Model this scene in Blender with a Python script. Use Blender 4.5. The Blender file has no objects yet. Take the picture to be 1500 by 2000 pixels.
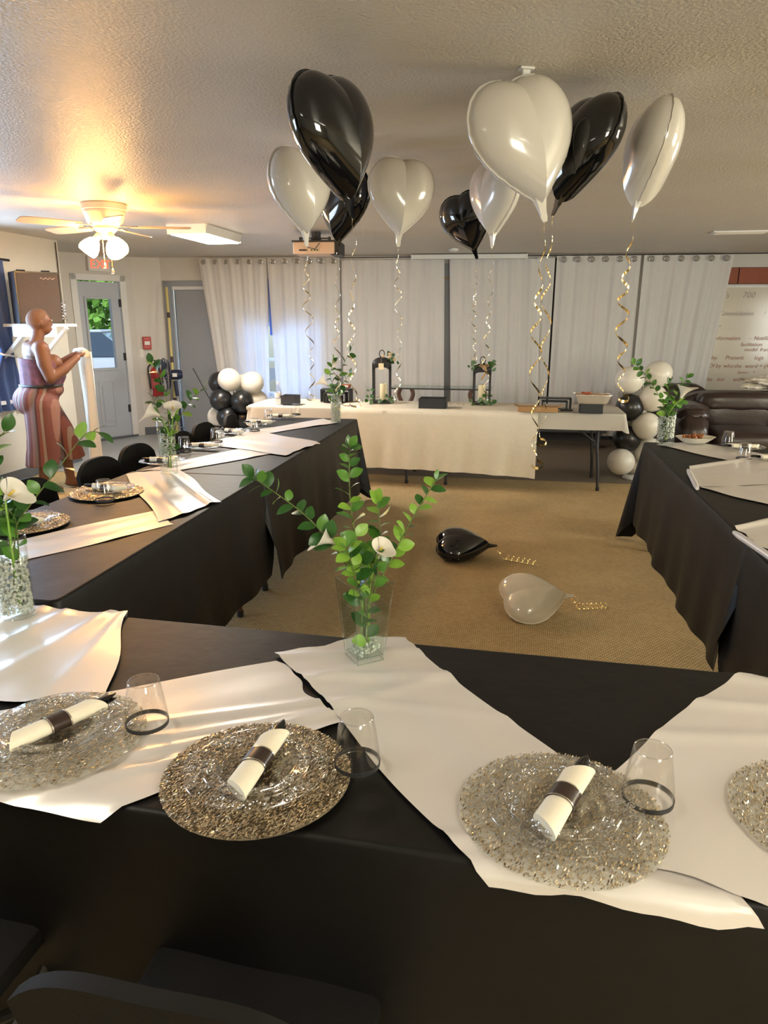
import bpy, bmesh, math, random
from mathutils import Vector, Matrix, Euler

S = bpy.context.scene
C = S.collection
PI = math.pi
R = math.radians

# ------------------------------------------------------------------ camera
F, TH, H = 1387.0, R(15), 1.56
cam_d = bpy.data.cameras.new('camera')
cam = bpy.data.objects.new('camera', cam_d)
C.objects.link(cam)
cam.location = (0, 0, H)
cam.rotation_euler = (PI / 2 - TH, 0, 0)
cam_d.sensor_fit = 'VERTICAL'
cam_d.sensor_height = 36
cam_d.lens = 36 * F / 2000
cam_d.clip_start = 0.02
S.camera = cam

S.view_settings.view_transform = 'Standard'
S.view_settings.look = 'None'
S.view_settings.gamma = 1
S.view_settings.use_curve_mapping = False
S.view_settings.exposure = 0.95
S.cycles.transparent_max_bounces = 40
S.cycles.max_bounces = 10
S.cycles.caustics_reflective = False
S.cycles.caustics_refractive = False

# ------------------------------------------------------------------ world, sun, window daylight
w = bpy.data.worlds.new('sky')
S.world = w
w.use_nodes = True
nt = w.node_tree
sky = nt.nodes.new('ShaderNodeTexSky')
sky.sky_type = 'NISHITA'
sky.sun_disc = False
sky.sun_elevation = R(38)
sky.sun_rotation = R(120)
nt.links.new(sky.outputs[0], nt.nodes['Background'].inputs[0])
nt.nodes['Background'].inputs[1].default_value = 0.16


def light(name, kind, loc, energy, color, size=None, size_y=None, direction=None, radius=None):
    d = bpy.data.lights.new(name, kind)
    d.energy = energy
    d.color = color
    if kind == 'AREA':
        d.shape = 'RECTANGLE'
        d.size, d.size_y = size, size_y
    if radius is not None:
        d.shadow_soft_size = radius
    o = bpy.data.objects.new(name, d)
    C.objects.link(o)
    o.location = loc
    if direction is not None:
        o.rotation_euler = Vector(direction).to_track_quat('-Z', 'Y').to_euler()
    return o


A = R(10.4)                       # the room and its tables are turned by this much
E1 = Vector((math.cos(A), -math.sin(A), 0))
E2 = Vector((math.sin(A), math.cos(A), 0))


def RM(l1, l2, z=0.0):            # room frame -> world
    p = E1 * l1 + E2 * l2
    return Vector((p.x, p.y, z))


sun = light('sun', 'SUN', (0, 0, 20), 2.2, (1, .93, .82), direction=(0.35, 0.75, -0.62))
sun.data.angle = R(1)
LW, RW, NW, ZC = -4.92, 5.3, -2.6, 2.40          # left, right, rear walls (room frame), ceiling
# daylight falling in through the window openings (one area light in each opening)
light('daylight_window_1', 'AREA', RM(LW - .14, 5.62, 1.4), 52, (.56, .76, 1.0), .95, 1.15, E1)
light('added_daylight_2', 'AREA', RM(LW - .14, 1.6, 1.4), 55, (.80, .88, 1.0), 1.3, 1.15, E1)  # unseen left window, added to bring in more light
light('added_daylight_3', 'AREA', RM(RW + .14, 3.0, 1.4), 125, (1.0, .84, .56), 1.5, 1.15, -E1)  # warm light of an added right window, out of view
light('added_daylight_4', 'AREA', RM(RW + .14, 6.4, 1.4), 60, (1.0, .90, .74), 1.5, 1.15, -E1)  # second added right window, out of view
wd6 = Vector((10.01, -.88, 0)).normalized()
light('daylight_window_6', 'AREA', Vector((-3.06, 10.23, 1.05)) + wd6 * 1.67 + Vector((.0876, .996, 0)) * .45, 12, (.30, .55, 1.0), 1.0, .9, (-.0876, -.996, 0))
light('added_daylight_5', 'AREA', RM(2.6, NW - .14, 1.45), 115, (1.0, .87, .62), 1.6, 1.2, E2)  # added rear window behind the camera, brightens the room

# ------------------------------------------------------------------ helpers
ct, st = math.cos(TH), math.sin(TH)


def ray(x, y):
    u, v = (x - 750) / F, (1000 - y) / F
    return Vector((u, ct + v * st, -st + v * ct))


def atz(x, y, z):
    d = ray(x, y)
    return Vector((0, 0, H)) + d * ((z - H) / d.z)


def aty(x, y, Y):
    d = ray(x, y)
    return Vector((0, 0, H)) + d * (Y / d.y)


def toR(p):                       # world -> room frame
    return (p.x * E1.x + p.y * E1.y, p.x * E2.x + p.y * E2.y)


class MB:
    def __init__(s):
        s.v, s.f = [], []

    def add(s, vs, fs):
        o = len(s.v)
        s.v += [Vector(p) for p in vs]
        s.f += [tuple(i + o for i in f) for f in fs]
        return s

    def box(s, c, d, M=None):
        c = Vector(c)
        vs = []
        for k in range(8):
            p = Vector(((k & 1) - .5, ((k >> 1) & 1) - .5, ((k >> 2) & 1) - .5))
            p = Vector((p.x * d[0], p.y * d[1], p.z * d[2]))
            if M:
                p = M @ p
            vs.append(c + p)
        return s.add(vs, [(0, 2, 3, 1), (4, 5, 7, 6), (0, 1, 5, 4), (2, 6, 7, 3), (0, 4, 6, 2), (1, 3, 7, 5)])

    def bar(s, p0, p1, wd, hd, up=(0, 0, 1)):
        p0, p1 = Vector(p0), Vector(p1)
        t = (p1 - p0).normalized()
        u = Vector(up)
        sd = t.cross(u)
        if sd.length < 1e-4:
            sd = t.cross(Vector((1, 0, 0)))
        sd.normalize()
        u = sd.cross(t)
        vs = []
        for p in (p0, p1):
            for a, b in ((-1, -1), (1, -1), (1, 1), (-1, 1)):
                vs.append(p + sd * a * wd / 2 + u * b * hd / 2)
        return s.add(vs, [(3, 2, 1, 0), (4, 5, 6, 7), (0, 1, 5, 4), (1, 2, 6, 5), (2, 3, 7, 6), (3, 0, 4, 7)])

    def tube(s, pts, r, n=8, cap=True, closed=False):
        pts = [Vector(p) for p in pts]
        m = len(pts)
        rr = r if isinstance(r, (list, tuple)) else [r] * m
        vs, fs = [], []
        ref = None
        for i in range(m):
            if closed:
                t = pts[(i + 1) % m] - pts[i - 1]
            else:
                t = pts[min(i + 1, m - 1)] - pts[max(i - 1, 0)]
            t.normalize()
            if ref is None:
                ref = t.cross(Vector((0, 0, 1)))
                if ref.length < .05:
                    ref = t.cross(Vector((1, 0, 0)))
            ref = (ref - t * ref.dot(t)).normalized()
            b = t.cross(ref)
            for k in range(n):
                a = 2 * PI * k / n
                vs.append(pts[i] + (ref * math.cos(a) + b * math.sin(a)) * rr[i])
        for i in range(m if closed else m - 1):
            j = (i + 1) % m
            for k in range(n):
                k2 = (k + 1) % n
                fs.append((i * n + k, i * n + k2, j * n + k2, j * n + k))
        if cap and not closed:
            fs.append(tuple(range(n - 1, -1, -1)))
            fs.append(tuple((m - 1) * n + k for k in range(n)))
        return s.add(vs, fs)

    def lathe(s, prof, n=24, c=(0, 0, 0), M=None):
        c = Vector(c)
        vs, fs = [], []
        for r, z in prof:
            for k in range(n):
                a = 2 * PI * k / n
                p = Vector((r * math.cos(a), r * math.sin(a), z))
                if M:
                    p = M @ p
                vs.append(c + p)
        m = len(prof)
        for i in range(m - 1):
            for k in range(n):
                k2 = (k + 1) % n
                fs.append((i * n + k, i * n + k2, (i + 1) * n + k2, (i + 1) * n + k))
        if prof[0][0] > 1e-4:
            fs.append(tuple(range(n - 1, -1, -1)))
        if prof[-1][0] > 1e-4:
            fs.append(tuple((m - 1) * n + k for k in range(n)))
        return s.add(vs, fs)

    def shell(s, prof, n=24, c=(0, 0, 0)):      # lathe without caps
        k0 = len(s.f)
        s.lathe(prof, n, c)
        s.f = [f for i, f in enumerate(s.f) if i < k0 or len(f) == 4]
        return s

    def ell(s, c, r, nu=16, nv=10, M=None):
        prof = []
        c = Vector(c)
        vs, fs = [], []
        for j in range(nv + 1):
            b = -PI / 2 + PI * j / nv
            for k in range(nu):
                a = 2 * PI * k / nu
                p = Vector((r[0] * math.cos(b) * math.cos(a), r[1] * math.cos(b) * math.sin(a), r[2] * math.sin(b)))
                if M:
                    p = M @ p
                vs.append(c + p)
        for j in range(nv):
            for k in range(nu):
                k2 = (k + 1) % nu
                fs.append((j * nu + k, j * nu + k2, (j + 1) * nu + k2, (j + 1) * nu + k))
        return s.add(vs, fs)

    def grid(s, nu, nv, fn, cu=False):
        vs = [fn(i / nu, j / nv) for j in range(nv + 1) for i in range(nu + (0 if cu else 1))]
        W = nu if cu else nu + 1
        fs = []
        for j in range(nv):
            for i in range(nu):
                i2 = (i + 1) % W if cu else i + 1
                fs.append((j * W + i, j * W + i2, (j + 1) * W + i2, (j + 1) * W + i))
        return s.add(vs, fs)

    def prism(s, poly, d0, d1, M):
        n = len(poly)
        vs = [M @ Vector((x, d0, z)) for x, z in poly] + [M @ Vector((x, d1, z)) for x, z in poly]
        fs = [tuple(range(n)), tuple(range(2 * n - 1, n - 1, -1))]
        fs += [((i + 1) % n, i, n + i, n + (i + 1) % n) for i in range(n)]
        return s.add(vs, fs)

    def xf(s, M):
        s.v = [M @ p for p in s.v]
        return s

    def mesh(s, name, mat, smooth=False, angle=40, merge=False, bevel=0):
        me = bpy.data.meshes.new(name)
        me.from_pydata([tuple(p) for p in s.v], [], s.f)
        bm = bmesh.new()
        bm.from_mesh(me)
        if merge:
            bmesh.ops.remove_doubles(bm, verts=bm.verts, dist=1e-5)
        if bevel:
            bmesh.ops.remove_doubles(bm, verts=bm.verts, dist=1e-6)
            ed = [e for e in bm.edges if len(e.link_faces) == 2 and e.calc_face_angle(0) > R(50)]
            bmesh.ops.bevel(bm, geom=ed, offset=bevel, segments=2, affect='EDGES', profile=.5)
        bmesh.ops.recalc_face_normals(bm, faces=bm.faces)
        bm.to_mesh(me)
        bm.free()
        if smooth:
            me.polygons.foreach_set('use_smooth', [True] * len(me.polygons))
            me.set_sharp_from_angle(angle=R(angle))
        if mat:
            me.materials.append(M_[mat] if isinstance(mat, str) else mat)
        me.update()
        return me

    def build(s, name, mat, parent=None, smooth=False, angle=40, merge=False, bevel=0, label=None):
        o = bpy.data.objects.new(name, s.mesh(name, mat, smooth, angle, merge, bevel))
        C.objects.link(o)
        if parent:
            o.parent = parent
        if label:
            o['label'] = label
        return o


def link(name, me, parent=None, M=None):
    o = bpy.data.objects.new(name, me)
    C.objects.link(o)
    if parent:
        o.parent = parent
    if M is not None:
        o.matrix_local = M
    return o


def thing(name, label, cat, loc=(0, 0, 0), rz=0, group=None):
    o = bpy.data.objects.new(name, None)
    C.objects.link(o)
    o.empty_display_size = .05
    o.location = loc
    o.rotation_euler = (0, 0, rz)
    return tag(o, label, cat, group)


def tag(o, label, cat, group=None):
    o['label'] = label
    o['category'] = cat
    if group:
        o['group'] = group
    return o


def struct(o):
    o['kind'] = 'structure'
    return o


def stuff(o):
    o['kind'] = 'stuff'
    return o


def copy_tree(o, parent=None):
    c = o.copy()
    C.objects.link(c)
    if parent:
        c.parent = parent
    for ch in list(o.children):
        copy_tree(ch, c)
    return c


def dup(root, first, loc, rz, label, group=None):
    r = root if first else copy_tree(root)
    r.location = loc
    r.rotation_euler = (0, 0, rz)
    r['label'] = label
    if group:
        r['group'] = group
    return r


# ------------------------------------------------------------------ materials
M_ = {}


def mat(name, col, rough=.5, metal=0, spec=.5, var=0, vscale=8, bump=0, bscale=40, sheen=0, coat=0, emit=None, es=0, trans=0, bdist=.01):
    m = bpy.data.materials.new(name)
    m.use_nodes = True
    t = m.node_tree
    b = t.nodes['Principled BSDF']
    b.inputs['Base Color'].default_value = (*col, 1)
    b.inputs['Roughness'].default_value = rough
    b.inputs['Metallic'].default_value = metal
    b.inputs['Specular IOR Level'].default_value = spec
    if sheen:
        b.inputs['Sheen Weight'].default_value = sheen
        b.inputs['Sheen Roughness'].default_value = .5
    if coat:
        b.inputs['Coat Weight'].default_value = coat
        b.inputs['Coat Roughness'].default_value = .08
    if emit:
        b.inputs['Emission Color'].default_value = (*emit, 1)
        b.inputs['Emission Strength'].default_value = es
    if var or bump:
        tc = t.nodes.new('ShaderNodeTexCoord')
    if var:
        n = t.nodes.new('ShaderNodeTexNoise')
        n.inputs['Scale'].default_value = vscale
        n.inputs['Detail'].default_value = 5
        t.links.new(tc.outputs['Object'], n.inputs['Vector'])
        mx = t.nodes.new('ShaderNodeMix')
        mx.data_type = 'RGBA'
        mx.inputs[6].default_value = (*[max(0, c * (1 - var)) for c in col], 1)
        mx.inputs[7].default_value = (*[min(1, c * (1 + var)) for c in col], 1)
        t.links.new(n.outputs['Fac'], mx.inputs[0])
        t.links.new(mx.outputs[2], b.inputs['Base Color'])
    if bump:
        n2 = t.nodes.new('ShaderNodeTexNoise')
        n2.inputs['Scale'].default_value = bscale
        n2.inputs['Detail'].default_value = 4
        t.links.new(tc.outputs['Object'], n2.inputs['Vector'])
        bp = t.nodes.new('ShaderNodeBump')
        bp.inputs['Strength'].default_value = bump
        bp.inputs['Distance'].default_value = bdist
        t.links.new(n2.outputs['Fac'], bp.inputs['Height'])
        t.links.new(bp.outputs['Normal'], b.inputs['Normal'])
    if trans:
        tr = t.nodes.new('ShaderNodeBsdfTranslucent')
        tr.inputs[0].default_value = (*col, 1)
        ms = t.nodes.new('ShaderNodeMixShader')
        ms.inputs[0].default_value = trans
        t.links.new(b.outputs[0], ms.inputs[1])
        t.links.new(tr.outputs[0], ms.inputs[2])
        t.links.new(ms.outputs[0], t.nodes['Material Output'].inputs[0])
    M_[name] = m
    return m


def glass(name, tint=(.98, .99, .98), rough=.02, extra=.03, bump=0, bscale=60, white=0):
    m = bpy.data.materials.new(name)
    m.use_nodes = True
    t = m.node_tree
    t.nodes.remove(t.nodes['Principled BSDF'])
    tr = t.nodes.new('ShaderNodeBsdfTransparent')
    tr.inputs[0].default_value = (*tint, 1)
    gl = t.nodes.new('ShaderNodeBsdfGlossy')
    gl.inputs['Roughness'].default_value = rough
    fr = t.nodes.new('ShaderNodeLayerWeight')
    pw = t.nodes.new('ShaderNodeMath')
    pw.operation = 'POWER'
    pw.inputs[1].default_value = 4
    ad = t.nodes.new('ShaderNodeMath')
    ad.operation = 'MULTIPLY_ADD'
    ad.inputs[1].default_value = .45
    ad.inputs[2].default_value = extra
    ad.use_clamp = True
    ms = t.nodes.new('ShaderNodeMixShader')
    t.links.new(fr.outputs['Facing'], pw.inputs[0])
    t.links.new(pw.outputs[0], ad.inputs[0])
    t.links.new(ad.outputs[0], ms.inputs[0])
    t.links.new(tr.outputs[0], ms.inputs[1])
    t.links.new(gl.outputs[0], ms.inputs[2])
    out = ms
    if bump:
        tc = t.nodes.new('ShaderNodeTexCoord')
        vo = t.nodes.new('ShaderNodeTexVoronoi')
        vo.inputs['Scale'].default_value = bscale
        t.links.new(tc.outputs['Object'], vo.inputs['Vector'])
        bp = t.nodes.new('ShaderNodeBump')
        bp.inputs['Strength'].default_value = bump
        bp.inputs['Distance'].default_value = .01
        t.links.new(vo.outputs['Distance'], bp.inputs['Height'])
        t.links.new(bp.outputs[0], gl.inputs['Normal'])
        t.links.new(bp.outputs[0], fr.inputs['Normal'])
    if white:
        df = t.nodes.new('ShaderNodeBsdfDiffuse')
        df.inputs[0].default_value = (.8, .8, .74, 1)
        m2 = t.nodes.new('ShaderNodeMixShader')
        m2.inputs[0].default_value = white
        t.links.new(ms.outputs[0], m2.inputs[1])
        t.links.new(df.outputs[0], m2.inputs[2])
        out = m2
    t.links.new(out.outputs[0], t.nodes['Material Output'].inputs[0])
    M_[name] = m
    return m


mat('ceiling', (.60, .545, .47), .42, bump=.55, bscale=75, var=.05, vscale=3, bdist=.012)
mat('wall', (.62, .60, .57), .6, var=.04, bump=.08, bscale=60)
mat('wall_cream', (.66, .635, .56), .6, var=.04, bump=.08, bscale=60)
mat('trim', (.74, .74, .74), .4)
mat('base_vinyl', (.10, .11, .125), .45)
mat('door_paint', (.44, .48, .55), .42, var=.03)
mat('door_grey', (.30, .32, .36), .45, var=.03)
mat('lino', (.36, .38, .39), .32, var=.1, vscale=3)
mat('curtain', (.84, .82, .81), .85, var=.04, vscale=14, bump=.12, bscale=180, trans=.28, spec=.2)
mat('navy', (.045, .085, .22), .7, var=.15, sheen=.3)
mat('blue_daylight_strip', (.05, .14, .50), .5, var=.1)  # window daylight put into the colour of a curtain gap
mat('chrome', (.62, .60, .58), .25, 1)
mat('dark_gap', (.02, .02, .02), .8)
mat('black_cloth', (.0045, .004, .0038), .5, spec=.30, var=.25, vscale=5, bump=.10, bscale=9, bdist=.03)
mat('black_cloth_drape', (.012, .012, .012), .62, spec=.35, var=.25, vscale=5, bump=.10, bscale=9)
mat('linen', (.76, .71, .60), .85, var=.05, vscale=20, bump=.35, bscale=22, spec=.2)
mat('thin_cloth', (.76, .72, .65), .8, var=.03, trans=.3, bump=.15, bscale=14, spec=.2)
mat('satin', (.80, .755, .72), .30, metal=.28, spec=.6, var=.02, bump=.10, bscale=7, bdist=.02)
mat('table_top', (.55, .53, .50), .5, var=.05)
mat('table_leg', (.045, .045, .05), .4, metal=.3)
mat('leg_brown', (.13, .05, .03), .4)
mat('chair_black', (.007, .0065, .006), .75, spec=.2, var=.2, bump=.1, bscale=120)
mat('chair_metal', (.05, .045, .04), .35, .6)
mat('beige_tube', (.60, .50, .38), .4)
mat('foil_black', (.006, .006, .007), .07, spec=.6, coat=.3)
mat('foil_white', (.70, .66, .61), .16, spec=.6, coat=.4)
mat('foil_ivory', (.76, .69, .56), .16, spec=.6, coat=.4)
mat('latex_white', (.80, .76, .68), .3, spec=.5, trans=.2)
mat('latex_black', (.012, .012, .013), .3, spec=.5)
mat('gold', (.80, .58, .25), .22, 1)
mat('gold_pale', (.86, .72, .52), .24, 1)
mat('sequin', (.90, .79, .60), .25, 1)
mat('sequin_dark', (.20, .15, .09), .3, 1)
mat('mesh_mat', (.33, .27, .19), .5, metal=.3)
glass('plastic', (.985, .98, .97), .04, .045)
glass('plastic_rim', (.93, .92, .92), .12, .16)
glass('scroll', (.85, .84, .84), .1, .42, white=.08)
glass('clear', (.97, .985, .975), .02, .02)
glass('clear_edge', (.80, .88, .84), .05, .10)
glass('water', (.93, .97, .94), .03, .02)
glass('gel', (.88, .90, .86), .05, .30, white=.45)
glass('sheer_mesh', (.97, .95, .91), .4, .03, white=.28)
glass('pane', (.90, .95, 1.0), .01, .02)
glass('shade_glass', (.95, .95, .95), .1, .1, white=.4)
mat('napkin', (.84, .77, .62), .75, var=.03, bump=.1, bscale=90)
mat('band_dark', (.035, .02, .016), .3, spec=.6)
mat('band_silver', (.80, .78, .72), .25, 1)
mat('black_plastic', (.008, .008, .009), .14, spec=.6)
mat('matte_black', (.018, .018, .02), .5)
mat('black_box', (.028, .03, .036), .55)
mat('leaf', (.085, .22, .03), .34, spec=.5, var=.35, vscale=30)
mat('leaf_dark', (.03, .105, .018), .34, spec=.5, var=.35, vscale=30)
mat('leaf_light', (.22, .40, .05), .36, spec=.5, var=.25, vscale=30)
mat('leaf_euc', (.13, .22, .12), .5, var=.3, vscale=30)
mat('stem', (.12, .16, .035), .5, var=.3, vscale=30)
mat('calla', (.84, .78, .68), .45, trans=.2)
mat('spadix', (.75, .55, .08), .6)
mat('candle', (.76, .66, .42), .5)
mat('moss', (.52, .46, .22), .8, var=.4, vscale=40)
mat('burlap', (.45, .27, .12), .7, var=.2)
mat('paper', (.80, .70, .48), .7)
mat('cardboard', (.42, .24, .10), .75, var=.1)
mat('foil_tray', (.80, .78, .75), .35, .6, bump=.4, bscale=60)
mat('food', (.62, .42, .25), .7, var=.5, vscale=50, bump=.5, bscale=60)
mat('food_red', (.45, .10, .04), .6, var=.5, vscale=50)
mat('snack', (.30, .10, .025), .5, var=.6, vscale=60)
mat('ceramic', (.80, .76, .66), .3)
mat('leather', (.030, .016, .013), .32, spec=.6, var=.3, vscale=6, bump=.15, bscale=30)
mat('bag', (.55, .50, .42), .35, var=.5, vscale=18, bump=.6, bscale=24)
mat('board', (.60, .545, .45), .16, spec=.5, var=.03, vscale=2)
mat('brick', (.30, .085, .045), .7, var=.15, vscale=12)
mat('ink', (.30, .10, .06), .6)
mat('ink_grey', (.30, .27, .24), .6)
mat('amp_grille', (.10, .068, .05), .8, var=.2, vscale=60, bump=.2, bscale=300)
mat('amp_case', (.05, .045, .05), .5)
mat('red', (.42, .03, .03), .4)
mat('red_pale', (.55, .12, .13), .5)
mat('yellow', (.62, .52, .20), .5)
mat('tape', (.06, .03, .025), .5)
mat('fan_blue', (.012, .018, .05), .35)
mat('fan_white', (.70, .58, .44), .4)
mat('blade_wood', (.62, .48, .33), .4, var=.08)
mat('proj_beige', (.62, .44, .30), .5)
mat('plastic_white', (.75, .74, .72), .4)
mat('skin', (.155, .068, .036), .5, spec=.4, var=.1, vscale=10)
mat('skin_hair', (.15, .075, .04), .75, var=.15, vscale=80)
mat('hair', (.05, .03, .02), .8)
mat('cream_cloth', (.82, .79, .70), .8, trans=.2)
mat('exit_red', (.45, .06, .03), .5, emit=(1, .12, .05), es=.8)
mat('lamp_glow', (.9, .85, .75), .5, emit=(1, .50, .15), es=70)
mat('tube_glow', (.9, .9, .9), .5, emit=(1, .97, .86), es=9)
mat('asphalt', (.22, .22, .22), .9, var=.1)
mat('car_paint', (.62, .68, .76), .25, spec=.6)
mat('car_glass', (.05, .07, .09), .08, spec=.8)
mat('hedge', (.16, .34, .04), .6, var=.5, vscale=6)
mat('white_paint', (.75, .74, .70), .5)


def carpet():
    m = mat('carpet', (.3, .2, .1), .9, spec=.15)
    t = m.node_tree
    b = t.nodes['Principled BSDF']
    tc = t.nodes.new('ShaderNodeTexCoord')
    mp = t.nodes.new('ShaderNodeMapping')
    mp.inputs['Rotation'].default_value = (0, 0, R(10.4))
    br = t.nodes.new('ShaderNodeTexBrick')
    br.inputs['Scale'].default_value = 1
    br.inputs['Brick Width'].default_value = .021
    br.inputs['Row Height'].default_value = .013
    br.inputs['Mortar Size'].default_value = .0022
    br.inputs['Mortar Smooth'].default_value = 1
    br.inputs['Bias'].default_value = 0
    br.inputs['Color1'].default_value = (.64, .475, .25, 1)
    br.inputs['Color2'].default_value = (.54, .395, .20, 1)
    br.inputs['Mortar'].default_value = (.15, .095, .045, 1)
    t.links.new(tc.outputs['Object'], mp.inputs['Vector'])
    t.links.new(mp.outputs[0], br.inputs['Vector'])
    n = t.nodes.new('ShaderNodeTexNoise')
    n.inputs['Scale'].default_value = 2.2
    n.inputs['Detail'].default_value = 6
    t.links.new(tc.outputs['Object'], n.inputs['Vector'])
    mx = t.nodes.new('ShaderNodeMix')
    mx.data_type = 'RGBA'
    mx.blend_type = 'MULTIPLY'
    mx.inputs[0].default_value = .35
    t.links.new(br.outputs['Color'], mx.inputs[6])
    t.links.new(n.outputs['Color'], mx.inputs[7])
    rp = t.nodes.new('ShaderNodeHueSaturation')
    rp.inputs['Saturation'].default_value = 1.0
    t.links.new(br.outputs['Color'], rp.inputs['Color'])
    ml = t.nodes.new('ShaderNodeMath')
    ml.operation = 'MULTIPLY_ADD'
    ml.inputs[1].default_value = .5
    ml.inputs[2].default_value = .75
    t.links.new(n.outputs['Fac'], ml.inputs[0])
    t.links.new(ml.outputs[0], rp.inputs['Value'])
    t.links.new(rp.outputs[0], b.inputs['Base Color'])
    bp = t.nodes.new('ShaderNodeBump')
    bp.inputs['Strength'].default_value = .8
    bp.inputs['Distance'].default_value = .006
    inv = t.nodes.new('ShaderNodeMath')
    inv.operation = 'SUBTRACT'
    inv.inputs[0].default_value = 1
    t.links.new(br.outputs['Fac'], inv.inputs[1])
    t.links.new(inv.outputs[0], bp.inputs['Height'])
    t.links.new(bp.outputs[0], b.inputs['Normal'])


carpet()
mat('patch_grey', (.20, .165, .125), .9, var=.15, vscale=40, bump=.3, bscale=200, spec=.15)


def striped():
    m = mat('stripes', (.3, .1, .1), .75)
    t = m.node_tree
    b = t.nodes['Principled BSDF']
    tc = t.nodes.new('ShaderNodeTexCoord')
    sp = t.nodes.new('ShaderNodeSeparateXYZ')
    t.links.new(tc.outputs['Object'], sp.inputs[0])
    a = t.nodes.new('ShaderNodeMath')
    a.operation = 'MULTIPLY_ADD'
    a.inputs[1].default_value = .8
    t.links.new(sp.outputs[1], a.inputs[0])
    t.links.new(sp.outputs[0], a.inputs[2])
    k = t.nodes.new('ShaderNodeMath')
    k.operation = 'MULTIPLY'
    k.inputs[1].default_value = 5.2
    t.links.new(a.outputs[0], k.inputs[0])
    fr = t.nodes.new('ShaderNodeMath')
    fr.operation = 'FRACT'
    t.links.new(k.outputs[0], fr.inputs[0])
    cr = t.nodes.new('ShaderNodeValToRGB')
    cr.color_ramp.interpolation = 'CONSTANT'
    e = cr.color_ramp.elements
    e[0].position = 0
    e[0].color = (.13, .042, .036, 1)
    e[1].position = .30
    e[1].color = (.21, .105, .085, 1)
    for p, c in ((.45, (.15, .12, .125)), (.62, (.07, .026, .032)), (.72, (.17, .055, .048)), (.88, (.22, .185, .18))):
        x = e.new(p)
        x.color = (*c, 1)
    t.links.new(fr.outputs[0], cr.inputs[0])
    t.links.new(cr.outputs[0], b.inputs['Base Color'])


striped()
mat('top_print', (.13, .05, .075), .8, var=.75, vscale=26)

# ------------------------------------------------------------------ room shell


def wall(name, p0, p1, out, mt, holes=(), th=.12, z0=-.02, z1=ZC + .06):
    """a wall with openings; holes = (s0, s1, z0, z1) along the run"""
    p0, p1 = Vector((p0[0], p0[1], 0)), Vector((p1[0], p1[1], 0))
    t = (p1 - p0)
    Ln = t.length
    t.normalize()
    n = Vector((out[0], out[1], 0)).normalized()
    b = MB()

    def blk(s0, s1, a, c):
        if s1 - s0 < 1e-4 or c - a < 1e-4:
            return
        vs = [p0 + t * s + n * d + Vector((0, 0, z)) for z in (a, c) for d in (0, th) for s in (s0, s1)]
        b.add(vs, [(0, 1, 3, 2), (4, 6, 7, 5), (0, 4, 5, 1), (2, 3, 7, 6), (0, 2, 6, 4), (1, 5, 7, 3)])
    cur = 0
    for h in sorted(holes):
        blk(cur, h[0], z0, z1)
        blk(h[0], h[1], z0, h[2])
        blk(h[0], h[1], h[3], z1)
        cur = h[1]
    blk(cur, Ln, z0, z1)
    return struct(b.build(name, mt))


LWc = RM(LW, 7.35)                # end of the left wall
Lr = RM(LW, NW)
Rr = RM(RW, NW)
DA, DB = Vector((-4.45, 8.79)), Vector((-3.40, 10.07))     # angled wall with the glazed door
DC, DE = Vector((-3.06, 10.23)), Vector((6.95, 9.35))      # back wall
wt = (DE - DC).normalized()
WT = Vector((wt.x, wt.y, 0))
WN = Vector((-wt.y, wt.x, 0))      # outward (away from the room)
if WN.y < 0:
    WN = -WN


def BW(s, z, off=0.0):            # a point on the back wall, off = distance into the room
    return Vector((DC.x, DC.y, z)) + WT * s - WN * off


# floor: tan carpet in front, a greyer patch at the far end, lino by the door
fl = MB()
fl.add([RM(-7, -3.2), RM(6.5, -3.2), RM(6.5, 12.5), RM(-7, 12.5)], [(0, 1, 2, 3)])
fo = struct(fl.build('floor', 'carpet'))
ff = MB()
ff.add([RM(-2.95, 7.22, .002), RM(5.3, 7.22, .002), RM(5.3, 11.8, .002), RM(-2.95, 11.8, .002)], [(0, 1, 2, 3)])
struct(ff.build('floor_grey_patch', 'patch_grey'))
fg = MB()
fg.add([RM(-6.3, 6.75, .003), RM(-2.95, 6.75, .003), RM(-2.95, 11.8, .003), RM(-6.3, 11.8, .003)], [(0, 1, 2, 3)])
struct(fg.build('floor_lino', 'lino'))
cl = MB()
cl.add([RM(-7, -3.2, ZC), RM(6.5, -3.2, ZC), RM(6.5, 12.5, ZC), RM(-7, 12.5, ZC),
        RM(-7, -3.2, ZC + .1), RM(6.5, -3.2, ZC + .1), RM(6.5, 12.5, ZC + .1), RM(-7, 12.5, ZC + .1)],
       [(0, 3, 2, 1), (4, 5, 6, 7), (0, 1, 5, 4), (1, 2, 6, 5), (2, 3, 7, 6), (3, 0, 4, 7)])
struct(cl.build('ceiling', 'ceiling'))

# left wall: run from rear to far end; window_1 near the far end, unseen_window_2 near the camera, added out of view
lwall_len = (LWc - Lr).length
o1 = 5.15 - NW
o2 = .95 - NW
wall('wall_left', Lr, LWc, -E1, 'wall_cream', [(o2, o2 + 1.3, .82, 1.98), (o1, o1 + 1.05, .82, 1.98)])
wall('wall_alcove', LWc, Vector((-4.45, 8.3)), Vector((-.3, -1, 0)), 'wall')
wall('wall_corner', Vector((-4.45, 8.2)), DA, Vector((-1, 0, 0)), 'wall')
dd = (DB - DA)
dlen = dd.length
dd.normalize()
DN = Vector((-dd.y, dd.x, 0))
d_s0 = .85
d_s1 = d_s0 + .62
wall('wall_door', DA, DB, DN, 'wall', [(d_s0, d_s1, -.02, 2.08)])
wall('wall_panel', DB, DC, Vector((-.4, .9, 0)), 'wall')
wall('wall_back', DC, DE, WN, 'wall', [(.12, .99, -.02, 2.04), (1.12, 2.22, .55, 1.55)])
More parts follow.
